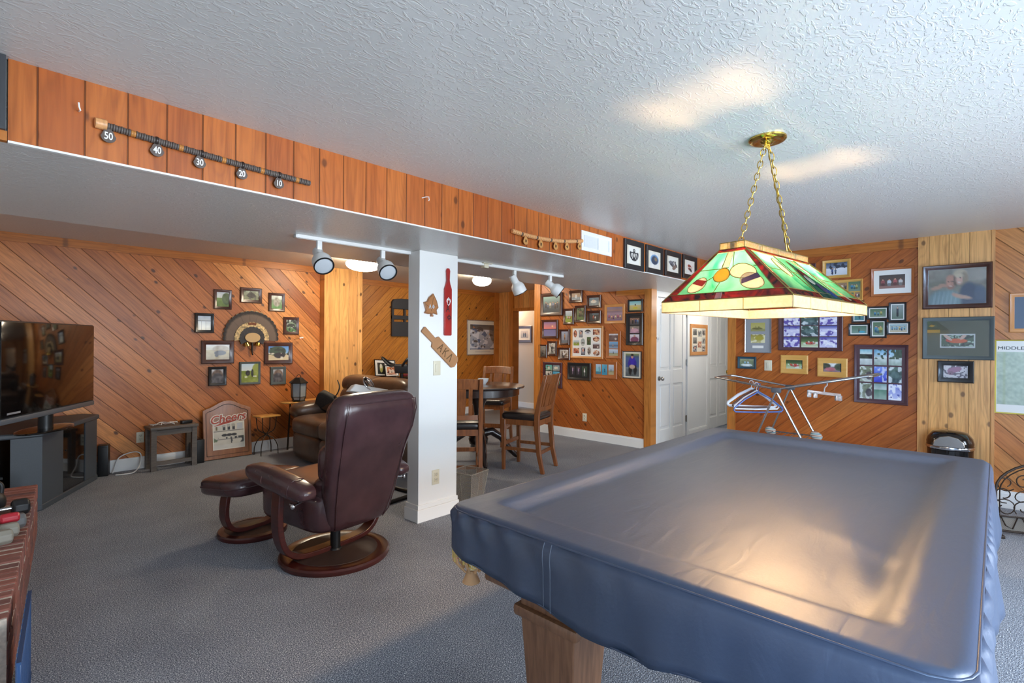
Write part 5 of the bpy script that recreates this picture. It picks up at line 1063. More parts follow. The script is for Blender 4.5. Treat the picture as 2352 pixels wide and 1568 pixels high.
def make_chair(label, loc, rz):
    t = thing('pub_chair', label, 'chair', loc, rz, 'counter height wooden chairs at the round table')
    for sx in (-1, 1):
        b = B(); rs = []
        for y, z_, hy, hx in ((-.27, 0, .02, .019), (-.225, .2, .024, .02), (-.20, .45, .027, .021), (-.20, .62, .027, .021), (-.235, .82, .025, .02), (-.30, 1.06, .02, .019)):
            rs.append([Vector((sx*.205+ax*hx, y+ay*hy, z_)) for ax, ay in ((-1, -1), (1, -1), (1, 1), (-1, 1))])
        b.rings(rs); obj('back_leg', b, 'chair_wood', t, 40, bevel=.004)
        b = B(); b.rings([[Vector((sx*.20+ax*h, .2+ay*h, z_)) for ax, ay in ((-1, -1), (1, -1), (1, 1), (-1, 1))] for z_, h in ((0, .017), (.56, .025))]); obj('front_leg', b, 'chair_wood', t, 40, bevel=.004)
        b = B(); b.box((sx*.2, 0, .24), (.02, .4, .035)); obj('stretcher', b, 'chair_wood', t)
        b = B(); b.box((sx*.2, 0, .535), (.022, .38, .06)); obj('apron', b, 'chair_wood', t)
        b = B(); b.rings([[Vector((sx*.105+ax*.018, y+ay*.007, z_)) for ax, ay in ((-1, -1), (1, -1), (1, 1), (-1, 1))] for y, z_ in ((-.212, .69), (-.245, .84), (-.285, .98))]); obj('slat', b, 'chair_wood', t)
    b = B(); b.box((0, .2, .29), (.38, .022, .04)); b.box((0, -.2, .2), (.38, .02, .035)); obj('stretcher', b, 'chair_wood', t)
    b = B(); b.box((0, .2, .535), (.38, .022, .06)); b.box((0, -.2, .535), (.38, .022, .06)); obj('apron', b, 'chair_wood', t)
    b = B(); b.rings([[Vector((ax*(.052 if z_ < .8 else .062), y+ay*.007, z_)) for ax, ay in ((-1, -1), (1, -1), (1, 1), (-1, 1))] for y, z_ in ((-.212, .69), (-.245, .84), (-.285, .98))]); obj('center_splat', b, 'chair_wood', t)
    b = B(); b.rings([[Vector((x, -.205-.0+ay-.02*math.cos(x*7), z_)) for ay, z_ in ((-.008, .66), (.01, .66), (.01, .705), (-.008, .705))] for x in np.linspace(-.19, .19, 9)]); obj('lower_rail', b, 'chair_wood', t, 40)
    b = B(); b.rings([[Vector((x, -.255+ay-.035*math.cos(x*7), z_+.012*math.cos(x*7))) for ay, z_ in ((-.002, .95), (.018, .95), (-.008, 1.05), (-.028, 1.05))] for x in np.linspace(-.19, .19, 11)]); obj('crest_rail', b, 'chair_wood', t, 40, bevel=.004)
    b = B(); b.sup((0, .012, .595), (.228, .225, .045), .5, .25, nu=36); obj('seat', b, 'leather_black', t, 60)
    return t
ch = make_chair('counter chair seen from behind, closest to the white column', (3.40, 3.93, 0), math.radians(-40))
dup(ch, (4.36, 3.86, 0), math.radians(18), 'counter chair in side view, nearest the gallery wall')
dup(ch, (5.02, 5.1, 0), math.radians(118), 'counter chair on the far side of the round table')
plain('ceramic_white', rgb(232, 234, 236), .2, coat=.4)
c = at(1110, 882, Z=.9); t = thing('white_bowl', 'small white bowl on the round table', 'bowl', (c.x, c.y, .9)); b = B(); b.lathe([(.03, .0), (.034, .006), (.06, .04), (.068, .07), (.064, .07), (.055, .04), (.03, .012), (.002, .01)], n=32); obj('bowl', b, 'ceramic_white', t, 50)
c = at(1090, 884, Z=.9); t = thing('white_tray', 'flat white dish beside the bowl on the round table', 'tray', (c.x-.05, c.y-.03, .9), -.7); b = B(); b.lathe([(.07, 0), (.09, .008), (.1, .02), (.096, .02), (.085, .01), (.002, .006)], n=32); obj('dish', b, 'ceramic_white', t, 50)
# wire basket
plain('basket_grey', rgb(146, 138, 126), .6, nscale=200, namt=.25)
t = thing('wire_basket', 'square tapered grey wire basket behind the table corner', 'basket', (3.02, 3.36, 0), math.radians(12))
def basket_mat():
    m, nt, b_ = nmat('basket_weave'); nt.nodes.remove(b_); tc = N(nt, 'ShaderNodeTexCoord'); w = N(nt, 'ShaderNodeTexWave'); w.inputs['Scale'].default_value = 45; w.inputs['Distortion'].default_value = .6; w.bands_direction = 'DIAGONAL'
    nt.links.new(tc.outputs['Object'], w.inputs[0]); d = N(nt, 'ShaderNodeBsdfDiffuse'); d.inputs[0].default_value = rgb(140, 132, 122); tr_ = N(nt, 'ShaderNodeBsdfTransparent'); mx = N(nt, 'ShaderNodeMixShader')
    nt.links.new(ramp(nt, w.outputs[0], [(.3, (0.1, .1, .1, 1)), (.5, (1, 1, 1, 1))]), mx.inputs[0]); nt.links.new(tr_.outputs[0], mx.inputs[1]); nt.links.new(d.outputs[0], mx.inputs[2]); nt.links.new(mx.outputs[0], nt.nodes['Material Output'].inputs[0])
basket_mat()
sq = lambda h, z_: [(-h, -h, z_), (h, -h, z_), (h, h, z_), (-h, h, z_)]
b = B(); b.rings([sq(.085, .006), sq(.125, .29)], cap=False); obj('mesh_side', b, 'basket_weave', t, 0)
b = B(); b.tube(sq(.125, .29), .004, 8, closed=True); b.tube(sq(.085, .005), .004, 8, closed=True)
for (x0, y0, z0), (x1, y1, z1) in zip(sq(.085, .005), sq(.125, .29)): b.cyl((x0, y0, z0), (x1, y1, z1), .0035, n=6)
for a, c in ((-1, 0), (1, 0), (0, -1), (0, 1)): b.cyl((a*.085, c*.085, .005), (a*.125, c*.125, .29), .0025, n=6)
obj('wire_frame', b, 'basket_grey', t, 60); b = B(); b.box((0, 0, .004), (.17, .17, .004)); obj('basket_bottom', b, 'basket_grey', t)
# ---------------------------------------------------------------- pool table under its cover
TX0, TX1, TY0, TY1 = 1.25, 3.70, .035, 1.49
pl = thing('pool_table', 'wooden pool table beneath the blue grey cover', 'pool table', ((TX0+TX1)/2, (TY0+TY1)/2, 0))
hx, hy = (TX1-TX0)/2, (TY1-TY0)/2
b = B()
for sx in (-1, 1): b.box((sx*(hx-.085), 0, .712), (.12, 2*hy-.29, .12), bev=.01)
for sy in (-1, 1): b.box((0, sy*(hy-.085), .712), (2*hx-.06, .12, .12), bev=.01)
obj('rail', b, 'oak_leg', pl); b = B(); b.box((0, 0, .742), (2*hx-.34, 2*hy-.34, .02)); plain('felt_green', rgb(40, 96, 66), .9); obj('playing_bed', b, 'felt_green', pl)
b = B(); b.box((0, 0, .60), (2*hx-.16, 2*hy-.2, .14), bev=.01); obj('cabinet', b, 'oak_leg', pl)
def leg(x, y):
    b = B(); b.rings([[Vector((x+ax*h, y+ay*h2, z_)) for ax, ay in ((-1, -1), (1, -1), (1, 1), (-1, 1))] for z_, h, h2 in ((0, .07, .085), (.47, .098, .115), (.53, .098, .115))]); o = obj('leg', b, 'oak_leg', pl, 30, bevel=.004)
    b = B(); b.box((x, y, .485), (.235, .275, .04), bev=.012); obj('leg_moulding', b, 'oak_leg', o)
for sx in (-1, 1):
    for sy in (-1, 1): leg(sx*(hx-.185), sy*(hy-.395))
plain('pocket_leather', rgb(206, 164, 120), .6); plain('fringe_gold', rgb(214, 190, 110), .7); plain('ball_yellow', rgb(236, 200, 90), .12, coat=.6); plain('ball_red', rgb(190, 60, 46), .12, coat=.6); plain('ball_cream', rgb(238, 228, 206), .12, coat=.6)
def pocket(sx, sy):
    c = Vector((sx*(hx-.06), sy*(hy-.052), .03)); b = B()
    for i in range(10):
        a = 2*PI*i/10; d = Vector((math.cos(a), math.sin(a), 0))
        e = Vector((math.cos(a+.6), math.sin(a+.6), 0))
        b.tube([c+d*.062+Vector((0, 0, .67)), c+(d+e).normalized()*.07+Vector((0, 0, .62)), c+e*.066+Vector((0, 0, .57)), c+e*.03+Vector((0, 0, .53))], .007, 6, flat=.5)
    b.lathe([(.064, .66), (.068, .67), (.064, .68), (.06, .67)], c, 24, cap=False); p = obj('pocket', b, 'pocket_leather', pl, 60)
    b = B(); b.lathe([(.012, .535), (.018, .53), (.02, .515), (.034, .485), (.03, .485), (.01, .49)], c, 14); obj('tassel', b, 'pocket_leather', p, 30)
    b = B()
    for i in range(30):
        a = 2*PI*i/30; d = Vector((math.cos(a), math.sin(a), 0)); b.cyl(c+d*.066+Vector((0, 0, .665)), c+d*.069+Vector((0, 0, .60-.012*(i % 3))), .0055, .004, n=5)
    obj('fringe', b, 'fringe_gold', p, 60); return c
for sx in (-1, 1):
    for sy in (-1, 1): c = pocket(sx, sy)
def ball(label, x, y, z_, mat):
    t = thing('billiard_ball', label, 'ball', (x, y, z_-.0286), 0, 'billiard balls in the corner pocket'); b = B(); b.sup((0, 0, .0286), (.0286,)*3, 1, nu=24, nv=14); o = obj('ball', b, 'ball_cream', t, 80)
    b = B(); b.lathe([(.0269, -.0105), (.0289, 0), (.0269, .0105)], (0, 0, .0286), 24, rot(x=.7, y=.4), cap=False); obj('stripe', b, mat, t, 80)
px_, py_ = pl.location.x-hx+.06, pl.location.y+hy-.052
ball('striped yellow ball resting in the net of the corner pocket', px_-.02, py_-.025, .60, 'ball_yellow'); ball('striped red ball resting in the net of the corner pocket', px_-.022, py_+.032, .62, 'ball_red')
# the cover
def vinyl():
    m, nt, b = nmat('cover_vinyl'); tc = N(nt, 'ShaderNodeTexCoord')
    n1 = N(nt, 'ShaderNodeTexNoise'); n1.inputs['Scale'].default_value = 120; n1.inputs['Detail'].default_value = 3
    mp = N(nt, 'ShaderNodeMapping'); mp.inputs['Rotation'].default_value = (0, 0, .5); mp.inputs['Scale'].default_value = (2.5, 9, 4); nt.links.new(tc.outputs['Object'], mp.inputs[0])
    n2 = N(nt, 'ShaderNodeTexNoise'); n2.inputs['Scale'].default_value = 1.4; n2.inputs['Detail'].default_value = 4; n2.inputs['Distortion'].default_value = 1.2
    nt.links.new(tc.outputs['Object'], n1.inputs[0]); nt.links.new(mp.outputs[0], n2.inputs[0])
    b.inputs['Base Color'].default_value = rgb(52, 66, 90); b.inputs['Roughness'].default_value = .45; b.inputs['Specular IOR Level'].default_value = .8
    bump(nt, b, math_(nt, 'ADD', math_(nt, 'MULTIPLY', n1.outputs[0], .3), math_(nt, 'MULTIPLY', n2.outputs[0], 2.2)), .35, .003)
vinyl(); plain('cover_seam', rgb(96, 106, 122), .5)
cv = thing('table_cover', 'blue grey vinyl cover draped over the pool table', 'cover', (pl.location.x, pl.location.y, 0))
def cover():
    NX, NY = 96, 64; r = .085; rn = np.random.RandomState(5); a, c = hx+.012, hy+.012
    V = np.zeros((NY, NX, 3)); xs = np.linspace(-1, 1, NX); ys = np.linspace(-1, 1, NY)
    # more rows near the rails
    xs = np.sign(xs)*(1-(1-np.abs(xs))**1.35); ys = np.sign(ys)*(1-(1-np.abs(ys))**1.35)
    wr = smooth_noise(rn, NY, NX, 9, 14)-.5
    for j, y in enumerate(ys):
        for i, x in enumerate(xs):
            X, Y = x*a, y*c; ex, ey = abs(X)-(a-r), abs(Y)-(c-r)
            d = min(a-abs(X), c-abs(Y))
            if ex > 0 and ey > 0:
                u, v = ex/r, ey/r; d = r-r*max(u, v); X = math.copysign(a-r+r*u*math.sqrt(1-v*v/2), X); Y = math.copysign(c-r+r*v*math.sqrt(1-u*u/2), Y)
            s = min(max((d-.125)/.075, 0), 1); s = s*s*(3-2*s); z_ = .812-.034*s + wr[j, i]*.006*s
            e = max(0, 1-d/.02); z_ -= .014*e*e
            # slack folds: a long one off the near right corner, softer ones elsewhere
            q = (X+a)*.30-(Y+c)+.10; z_ += .010*math.exp(-(q/.05)**2)*s*max(0, 1-(X+a)/1.3)
            q = (X+a)-.55-(Y+c)*.55; z_ += .006*math.exp(-(q/.06)**2)*s*max(0, 1-(Y+c)/.7)
            V[j, i] = (X, Y, z_)
    bm = bmesh.new(); G = [[bm.verts.new(V[j, i]) for i in range(NX)] for j in range(NY)]
    for j in range(NY-1):
        for i in range(NX-1): bm.faces.new((G[j][i], G[j][i+1], G[j+1][i+1], G[j+1][i]))
    t = bm; me_o = B(); me_o.bm = t; top = obj('cover_top', me_o, 'cover_vinyl', cv, 180)
    loop = [(0, i) for i in range(NX)]+[(j, NX-1) for j in range(1, NY)]+[(NY-1, i) for i in range(NX-2, -1, -1)]+[(j, 0) for j in range(NY-2, 0, -1)]
    P_ = [Vector(V[j, i]) for j, i in loop]; n = len(P_); dense = []
    for i in range(n):
        p, q = P_[i], P_[(i+1) % n]; k = max(1, int((q-p).length/.016))
        for m_ in range(k): dense.append(p.lerp(q, m_/k))
    P_ = dense; n = len(P_); cum = [0]
    for i in range(n-1): cum.append(cum[-1]+(P_[i+1]-P_[i]).length)
    bm = bmesh.new(); rows_ = []; K = 9
    for k in range(K):
        f = k/(K-1); row = []
        for i in range(n):
            t_ = (P_[(i+1) % n]-P_[i-1]).normalized(); nr = Vector((t_.y, -t_.x, 0)); s = cum[i]; p = P_[i]
            cor = max(0, 1-((hx-abs(p.x))**2+(hy-abs(p.y))**2)**.5/.62)**.8
            right = max(0, -nr.y)
            hang = .238-.105*cor+.012*math.sin(s*5.1)+.02*right*math.sin(s*9)
            wv = .5*math.sin(s*21+1.3*math.sin(s*3.7))+.35*math.sin(s*47+2*math.sin(s*5)) 
            out = .010*math.sin(min(1, f*3)*PI/2) + f*wv*.010 + .014*math.exp(-((f-.16)/.13)**2)*math.sin(s*52+3*math.sin(s*6))*(.5+.5*math.sin(s*2.3)) + right*f*(.012+.014*math.sin(s*7.5))
            row.append(bm.verts.new(p+nr*out+Vector((0, 0, -hang*f))))
        rows_.append(row)
    for k in range(K-1):
        for i in range(n): bm.faces.new((rows_[k][i], rows_[k][(i+1) % n], rows_[k+1][(i+1) % n], rows_[k+1][i]))
    hem = [v.co.copy() for v in rows_[-1]]; colrows = [[v.co.copy() for v in r_] for r_ in rows_]
    me_o = B(); me_o.bm = bm; sk = obj('cover_skirt', me_o, 'cover_vinyl', cv, 180); md = sk.modifiers.new('th', 'SOLIDIFY'); md.thickness = .003; md.offset = 1
    b = B(); b.tube([p+Vector((0, 0, .001)) for p in P_[::3]], .0034, 8, closed=True); obj('piping', b, 'cover_vinyl', cv, 80)
    b = B(); b.tube([p+Vector((0, 0, .004)) for p in hem[::3]], .003, 6, closed=True); obj('hem', b, 'cover_vinyl', cv, 80)
    b = B()
    for dy in (0, .012):                                   # stitched join down the near skirt
        i = min(range(n), key=lambda q: abs(P_[q].x+hx+.012)*4+abs(P_[q].y-(.24+dy)))
        b.tube([r_[i]+Vector((-.0035, 0, 0)) for r_ in colrows], .0016, 6)
    obj('stitch_line', b, 'cover_seam', cv, 60)
cover()
# ---------------------------------------------------------------- television corner
plain('tv_gloss', rgb(16, 14, 14), .08, coat=.6); plain('tv_case', rgb(40, 41, 44), .35); plain('tv_bar', rgb(92, 96, 102), .4)
plain('logo_grey', rgb(150, 150, 154), .4)
def dark_glass():
    m, nt, b = nmat('smoked_glass'); b.inputs['Base Color'].default_value = rgb(14, 15, 17); b.inputs['Roughness'].default_value = .06; b.inputs['Coat Weight'].default_value = .5
dark_glass()
fa = math.atan2(.88, .475)
st = thing('tv_stand', 'dark grey corner television stand with a smoked glass door', 'tv stand', (.673, 6.18, 0), fa); HS = .655
# local x along the front (away from the camera), local y back into the corner
outl = [(-.5, 0), (.5, 0), (.60, .17), (.2, .55), (-.52, .52), (-.74, .44)]
def grow(pts, k): return [(x*k, y*k-.02*(k-1)*20) for x, y in pts]
b = B(); b.prism(grow(outl, 1.04), HS-.045, HS, 'xy'); obj('top', b, 'stand_grey', st, 30, bevel=.012)
b = B(); b.prism(grow(outl, 1.02), .0, .05, 'xy'); obj('plinth', b, 'stand_grey', st, 30, bevel=.008)
b = B(); b.box((-.33, .012, .33), (.34, .024, .565)); obj('front_panel', b, 'stand_grey', st)
b = B(); b.box((.38, .012, .33), (.24, .024, .565)); obj('front_panel', b, 'stand_grey', st)
b = B(); b.box((.05, .010, .33), (.42, .006, .56)); d = obj('glass_door', b, 'smoked_glass', st); b = B(); b.cyl((-.13, .0, .42), (-.13, -.012, .42), .008, n=12); obj('knob', b, 'black_plastic', d)
fl = Vector((-.24, .44, 0)).normalized(); b = B(); b.box(Vector((-.5, 0, .33))+fl*.095, (.19, .02, .565), rot4(z=math.atan2(fl.y, fl.x))); obj('side_panel', b, 'stand_grey', st)
b = B(); b.box(Vector((-.5, 0, .30))+fl*.32+Vector((.1, .1, 0)), (.26, .2, .018), rot4(z=math.atan2(fl.y, fl.x))); obj('shelf', b, 'stand_dark', st)
b = B(); b.box((-.1, .36, .33), (.9, .02, .565)); obj('back_panel', b, 'stand_dark', st)
tv = thing('television', 'large black flat screen television on the dark corner stand', 'tv', (.50, 5.74, HS), math.atan2(1.11, .68))
wv, hv, zv = 1.30, .76, .135
b = B(); b.box((0, .035, zv+hv/2), (wv, .07, hv), bev=.012); b.box((0, .10, zv+hv/2), (wv*.6, .09, hv*.6), bev=.03); obj('cabinet', b, 'tv_case', tv)
b = B(); b.box((0, -.003, zv+hv/2+.02), (wv-.03, .008, hv-.06), bev=.002); s = obj('screen', b, 'tv_gloss', tv)
b = B(); b.box((0, -.002, zv+.022), (wv-.01, .02, .044), bev=.01); obj('speaker_bar', b, 'tv_bar', tv)
b = B(); b.box((-.5, -.008, zv+.075), (.15, .001, .014)); obj('logo', b, 'logo_grey', tv)
b = B(); b.cyl((0, .05, .015), (0, .05, zv+.02), .05, n=20); obj('neck', b, 'black_plastic', tv); b = B(); b.sup((0, .05, .011), (.3, .15, .011), .4, 1); obj('foot', b, 'tv_gloss', tv)
def speaker(label, x, y, h, rz):
    t = thing('speaker', label, 'speaker', (x, y, 0), rz, 'slim black floor speakers'); b = B(); b.box((0, 0, h/2), (.09, .11, h), bev=.006); obj('cabinet', b, 'black_plastic', t); b = B(); b.box((0, -.058, h/2), (.075, .008, h*.9), bev=.003); obj('grille', b, 'stand_dark', t)
speaker('slim black speaker between the bench and the tavern sign', 1.845, 6.70, .27, .1)
c = at(231, 1094, Z=0); speaker('slim black speaker on the carpet at the right of the television stand', c.x+.03, c.y+.03, .32, -.3)
# bench with cables
bn = thing('bench', 'small weathered grey wooden bench against the cedar wall', 'bench', (1.575, 6.69, 0), .05)
b = B()
for i in range(3): b.box((0, -.085+.085*i, .455), (.46, .08, .03), bev=.003)
obj('seat', b, 'grey_wood', bn)
for sx in (-1, 1):
    for sy in (-1, 1): b = B(); b.box((sx*.195, sy*.09, .22), (.05, .045, .44)); obj('leg', b, 'grey_wood', bn)
b = B(); b.box((0, -.09, .405), (.34, .025, .055)); b.box((0, .09, .405), (.34, .025, .055)); obj('apron', b, 'grey_wood', bn)
b = B(); b.box((0, -.09, .075), (.34, .03, .04)); obj('stretcher', b, 'grey_wood', bn)
rn = random.Random(3)
t = thing('cable_tangle', 'tangle of white cables lying on the small grey bench', 'cable', (1.49, 6.69, .471)); b = B()
for k in range(4): b.tube(curve([(-.12+.04*rn.random()+.22*i/6, rn.uniform(-.08, .08), .008+rn.random()*.022) for i in range(7)], 5), .004, 6)
obj('cable', b, 'white_plastic', t, 60)
t = thing('power_adapter', 'black power adapter on the right end of the grey bench', 'adapter', (1.715, 6.68, .471), .2); b = B(); b.box((0, 0, .018), (.11, .055, .036), bev=.006); obj('brick', b, 'black_plastic', t); b = B(); b.tube(curve([(.055, 0, .02), (.08, .03, .016), (.05, .07, .008), (-.02, .075, .006)], 5), .004, 6); obj('lead', b, 'black_plastic', t)
t = thing('cable', 'loose white cable looped on the carpet below the outlet', 'cable', (1.17, 6.75, 0)); b = B()
b.tube(curve([(-.11, 0, .01), (-.09, .02, .05), (-.05, .03, .16), (.07, .04, .20), (.14, .04, .17), (.13, .0, .07), (.06, -.1, .012), (-.04, -.12, .008), (-.10, -.1, .008)], 6), .006, 8); obj('cord', b, 'white_plastic', t, 60)
# tavern sign
wood_plain('sign_wood', rgb(140, 88, 52), rgb(166, 108, 66), .4, .3, (50, 8, 5)); plain('sign_line', rgb(52, 36, 30), .5); plain('sign_red', rgb(178, 66, 36), .4); plain('sign_white', rgb(240, 236, 226), .5)
sg = thing('tavern_sign', 'arched wooden tavern sign with bar picture leaning on the wall', 'sign', (2.165, 6.715, 0), -.02, tilt=-.10)
def arch(w, h, hs, z0, n=18):
    p = [(-w, z0), (w, z0), (w, hs)]
    for i in range(n+1):
        x = w*(.86-1.72*i/n); u = x/w; p.append((x, hs+.02+(h-hs-.02)*(.5+.5*math.cos(u*PI/.86))**.8))
    return p+[(-w, hs)]
b = B(); b.prism(arch(.265, .69, .585, .004), -.02, 0); obj('board', b, 'sign_wood', sg, 30, bevel=.005)
b = B(); b.tube([(x, -.021, z_) for x, z_ in arch(.23, .645, .55, .05)], .0065, 6, closed=True, flat=.4); obj('border_line', b, 'sign_line', sg)
photo('bar_picture', .33, .30, 'bar_front', sg, (.01, -.0225, .27), res=70)
b = B(); b.box((.01, -.0205, .27), (.35, .003, .32)); obj('picture_backing', b, 'sign_white', sg)
text('title_outline', 'Cheers', .135, 'sign_white', sg, (0, -.024, .475), (PI/2, -.10, 0), ext=.001, shear=.25, bold=.011); text('title', 'Cheers', .135, 'sign_red', sg, (0, -.0265, .475), (PI/2, -.10, 0), ext=.001, shear=.25, bold=.002)
b = B(); b.prism([(-.16, .385), (-.05, .435), (.13, .45), (.02, .42)], -.0275, -.025); obj('flourish', b, 'sign_red', sg)
b = B(); b.prism([(-.175, .375), (-.05, .445), (.145, .462), (.03, .41)], -.0255, -.0235); obj('flourish_outline', b, 'sign_white', sg)
# little tables and lanterns
wood_plain('honey_wood', rgb(196, 140, 66), rgb(220, 168, 92), .35, .3)
t = thing('plant_stand', 'small square topped wire plant stand left of the sofa', 'plant stand', (2.57, 6.62, 0), .15); b = B(); b.box((0, 0, .475), (.26, .2, .016), bev=.003); obj('top', b, 'honey_wood', t)
for sx in (-1, 1):
    for sy in (-1, 1):
        b = B(); b.tube(curve([(sx*.09, sy*.07, .467), (sx*.085, sy*.065, .38), (sx*.07, sy*.05, .30), (sx*.012, sy*.01, .245), (sx*.07, sy*.05, .19), (sx*.105, sy*.075, .1), (sx*.11, sy*.08, .0)], 5), .0055, 8); obj('leg', b, 'wrought_iron', t, 60)
b = B(); b.cyl((0, 0, .225), (0, 0, .265), .018, n=12); obj('collar', b, 'wrought_iron', t)
t = thing('side_table', 'thin honey wood side table under the lantern behind the sofa arm', 'table', (3.06, 6.58, 0)); b = B(); b.sup((0, 0, .625), (.33, .17, .012), .35, .8, nu=40); obj('top', b, 'honey_wood', t, 60)
for sx in (-1, 1):
    for sy in (-1, 1): b = B(); b.cyl((sx*.2, sy*.1, 0), (sx*.17, sy*.09, .617), .011, n=8); obj('leg', b, 'wrought_iron', t)
plain('frost_glass', rgb(150, 156, 160), .35, coat=.3)
def lantern(label, loc, rz):
    t = thing('lantern', label, 'lantern', loc, rz, 'matching black metal lanterns'); n = 6
    def hexr(r, z_): return [Vector((r*math.cos(2*PI*i/n), r*math.sin(2*PI*i/n), z_)) for i in range(n)]
    b = B(); b.rings([hexr(.078, 0), hexr(.086, .012), hexr(.078, .022)]); obj('base', b, 'black_metal', t, 0)
    b = B(); b.rings([hexr(.072, .02), hexr(.088, .06), hexr(.094, .235)]); obj('glass_pane', b, 'frost_glass', t, 0)
    b = B()
    for p, q, s in zip(hexr(.074, .02), hexr(.09, .06), hexr(.096, .237)): b.tube([p, q, s], .005, 6)
    b.tube(hexr(.09, .06), .004, 6, closed=True); obj('frame_bar', b, 'black_metal', t, 0)
    b = B(); b.rings([hexr(.118, .232), hexr(.12, .24), hexr(.085, .268), hexr(.055, .295), hexr(.05, .302)]); obj('roof', b, 'black_metal', t, 0)
    b = B(); b.tube([(.035*math.cos(PI*i/10), 0, .30+.04*math.sin(PI*i/10)) for i in range(11)], .004, 8); obj('handle', b, 'black_metal', t); return t
ln = lantern('black metal lantern with frosted panes on the thin side table', (2.93, 6.52, .637), .3)
# ---------------------------------------------------------------- feather fan on the wall
def feather_mat():
    m, nt, b = nmat('tail_feather'); tc = N(nt, 'ShaderNodeTexCoord'); v = N(nt, 'ShaderNodeVectorMath', operation='LENGTH'); nt.links.new(tc.outputs['Object'], v.inputs[0])
    no = N(nt, 'ShaderNodeTexNoise'); no.inputs['Scale'].default_value = 60; nt.links.new(tc.outputs['Object'], no.inputs[0])
    r = math_(nt, 'ADD', v.outputs['Value'], math_(nt, 'MULTIPLY', no.outputs[0], .02))
    c = ramp(nt, r, [(0, rgb(92, 76, 66)), (.30, rgb(110, 92, 80)), (.325, rgb(36, 28, 26)), (.352, rgb(36, 28, 26)), (.358, rgb(190, 160, 110)), (.4, rgb(206, 180, 130))]); nt.links.new(c, b.inputs['Base Color']); b.inputs['Roughness'].default_value = .6
feather_mat(); plain('covert_cream', rgb(196, 170, 124), .7, nscale=40, namt=.3); plain('covert_black', rgb(42, 34, 30), .45, nscale=50, namt=.25); plain('covert_rust', rgb(120, 70, 44), .7, nscale=50, namt=.25); plain('plaque_wood', rgb(196, 162, 112), .5, coat=.2)
fc = at(577, 777, Y=YT); tf = thing('turkey_fan', 'mounted turkey tail fan with oval plaque and beard', 'wall trophy', (fc.x, fc.y-.012, fc.z))
nf = 19
for i in range(nf):
    a = math.radians(0+180*i/(nf-1)); rr = .332+.02*math.sin(PI*i/(nf-1)); w = .034; b = B(); ca, sa = math.cos(a), math.sin(a)
    pts = [(.05, -.008), (.2, -.022), (rr-.05, -w), (rr-.012, -w*.8), (rr, -w*.3), (rr, w*.3), (rr-.012, w*.8), (rr-.05, w), (.2, .022), (.05, .008)]
    b.prism([(r*ca-s*sa, r*sa+s*ca) for r, s in pts], -.004-.0018*(i % 2)-.0003*i, -.002-.0018*(i % 2)-.0003*i); obj('feather', b, 'tail_feather', tf, 0)
def halfring(r0, r1, a0, a1, y0, y1, mat, name, wav=0):
    b = B(); n = 40; P0 = []; P1 = []
    for i in range(n+1):
        a = math.radians(a0+(a1-a0)*i/n); k = 1+wav*math.sin(i*2.4); P1.append((r1*k*math.cos(a), r1*k*math.sin(a))); P0.append((r0*math.cos(a), r0*math.sin(a)))
    for i in range(n): b.prism([P0[i], P1[i], P1[i+1], P0[i+1]], y0, y1)
    return obj(name, b, mat, tf, 30)
halfring(.05, .205, -8, 188, -.019, -.011, 'covert_cream', 'cream_covert', .02); halfring(.17, .2, 75, 105, -.021, -.019, 'covert_rust', 'rust_covert', .03); halfring(.05, .148, -30, 210, -.027, -.019, 'covert_black', 'dark_covert', .03)
b = B(); b.prism([(.092*math.cos(q), .01+.062*math.sin(q)) for q in [2*PI*i/32 for i in range(32)]], -.043, -.027); obj('plaque', b, 'plaque_wood', tf, 30, bevel=.005)
for sx in (-1, 1):
    b = B(); b.lathe([(.006, .03), (.02, .025), (.027, .005), (.033, -.02), (.03, -.02), (.004, -.01)], (sx*.065-.005, -.04, -.075), 16, rot(y=sx*.3)); obj('spur_bell', b, 'brass', tf)
b = B(); b.tube(curve([(.0, -.03, -.03), (-.002, -.028, -.09), (.0, -.02, -.17), (.012, -.016, -.21)], 5), [.012]*6+[.01]*5+[.009]*4+[.004], 8); obj('beard', b, 'covert_black', tf, 60)
c = at(681, 776, Y=YT); t = thing('arrow', 'small dart with white and orange fletching stuck in the wall right of the fan', 'arrow', (c.x, c.y, c.z)); b = B(); b.cyl((-.03, 0, -.02), (.03, -.09, .0), .002, n=6); obj('shaft', b, 'black_plastic', t); plain('fletch_orange', rgb(226, 96, 40), .5)
b = B(); b.box((.03, -.085, .004), (.05, .004, .016), rot4(y=-.2)); obj('fletching', b, 'white_plastic', t); b = B(); b.box((.02, -.078, -.012), (.035, .004, .012), rot4(y=-.2)); obj('fletching', b, 'fletch_orange', t)
# ---------------------------------------------------------------- recess: black slotted panel, console, bike
c = at(927, 730, Y=YW); t = thing('slotted_panel', 'dark grey moulded panel with slots hanging on the recess wall', 'panel', (c.x, c.y-.002, c.z)); W2, H2 = .265, at(927, 687, Y=YW).z-at(927, 772, Y=YW).z
b = B(); zt, zb_ = H2/2, -H2/2; r1a, r1b = zt-.27*H2, zt-.44*H2; r2a, r2b = zt-.545*H2, zt-.61*H2
b.prism([(-W2, r1a), (W2, r1a), (W2, zt-.06), (W2-.03, zt-.015), (.1, zt+.006), (-.1, zt+.006), (-W2+.03, zt-.015), (-W2, zt-.06)], -.05, 0)
b.box((0, -.025, (r1b+r2a)/2), (2*W2, .05, r1b-r2a)); b.box((0, -.025, (r2b+zb_)/2), (2*W2, .05, r2b-zb_))
for x, w in ((-W2+.018, .036), (W2-.018, .036), (0, .03)): b.box((x, -.025, (r1a+r2b)/2), (w, .048, r1a-r2b+.004))
obj('panel_body', b, 'dark_grey_panel', t, 30, bevel=.006)
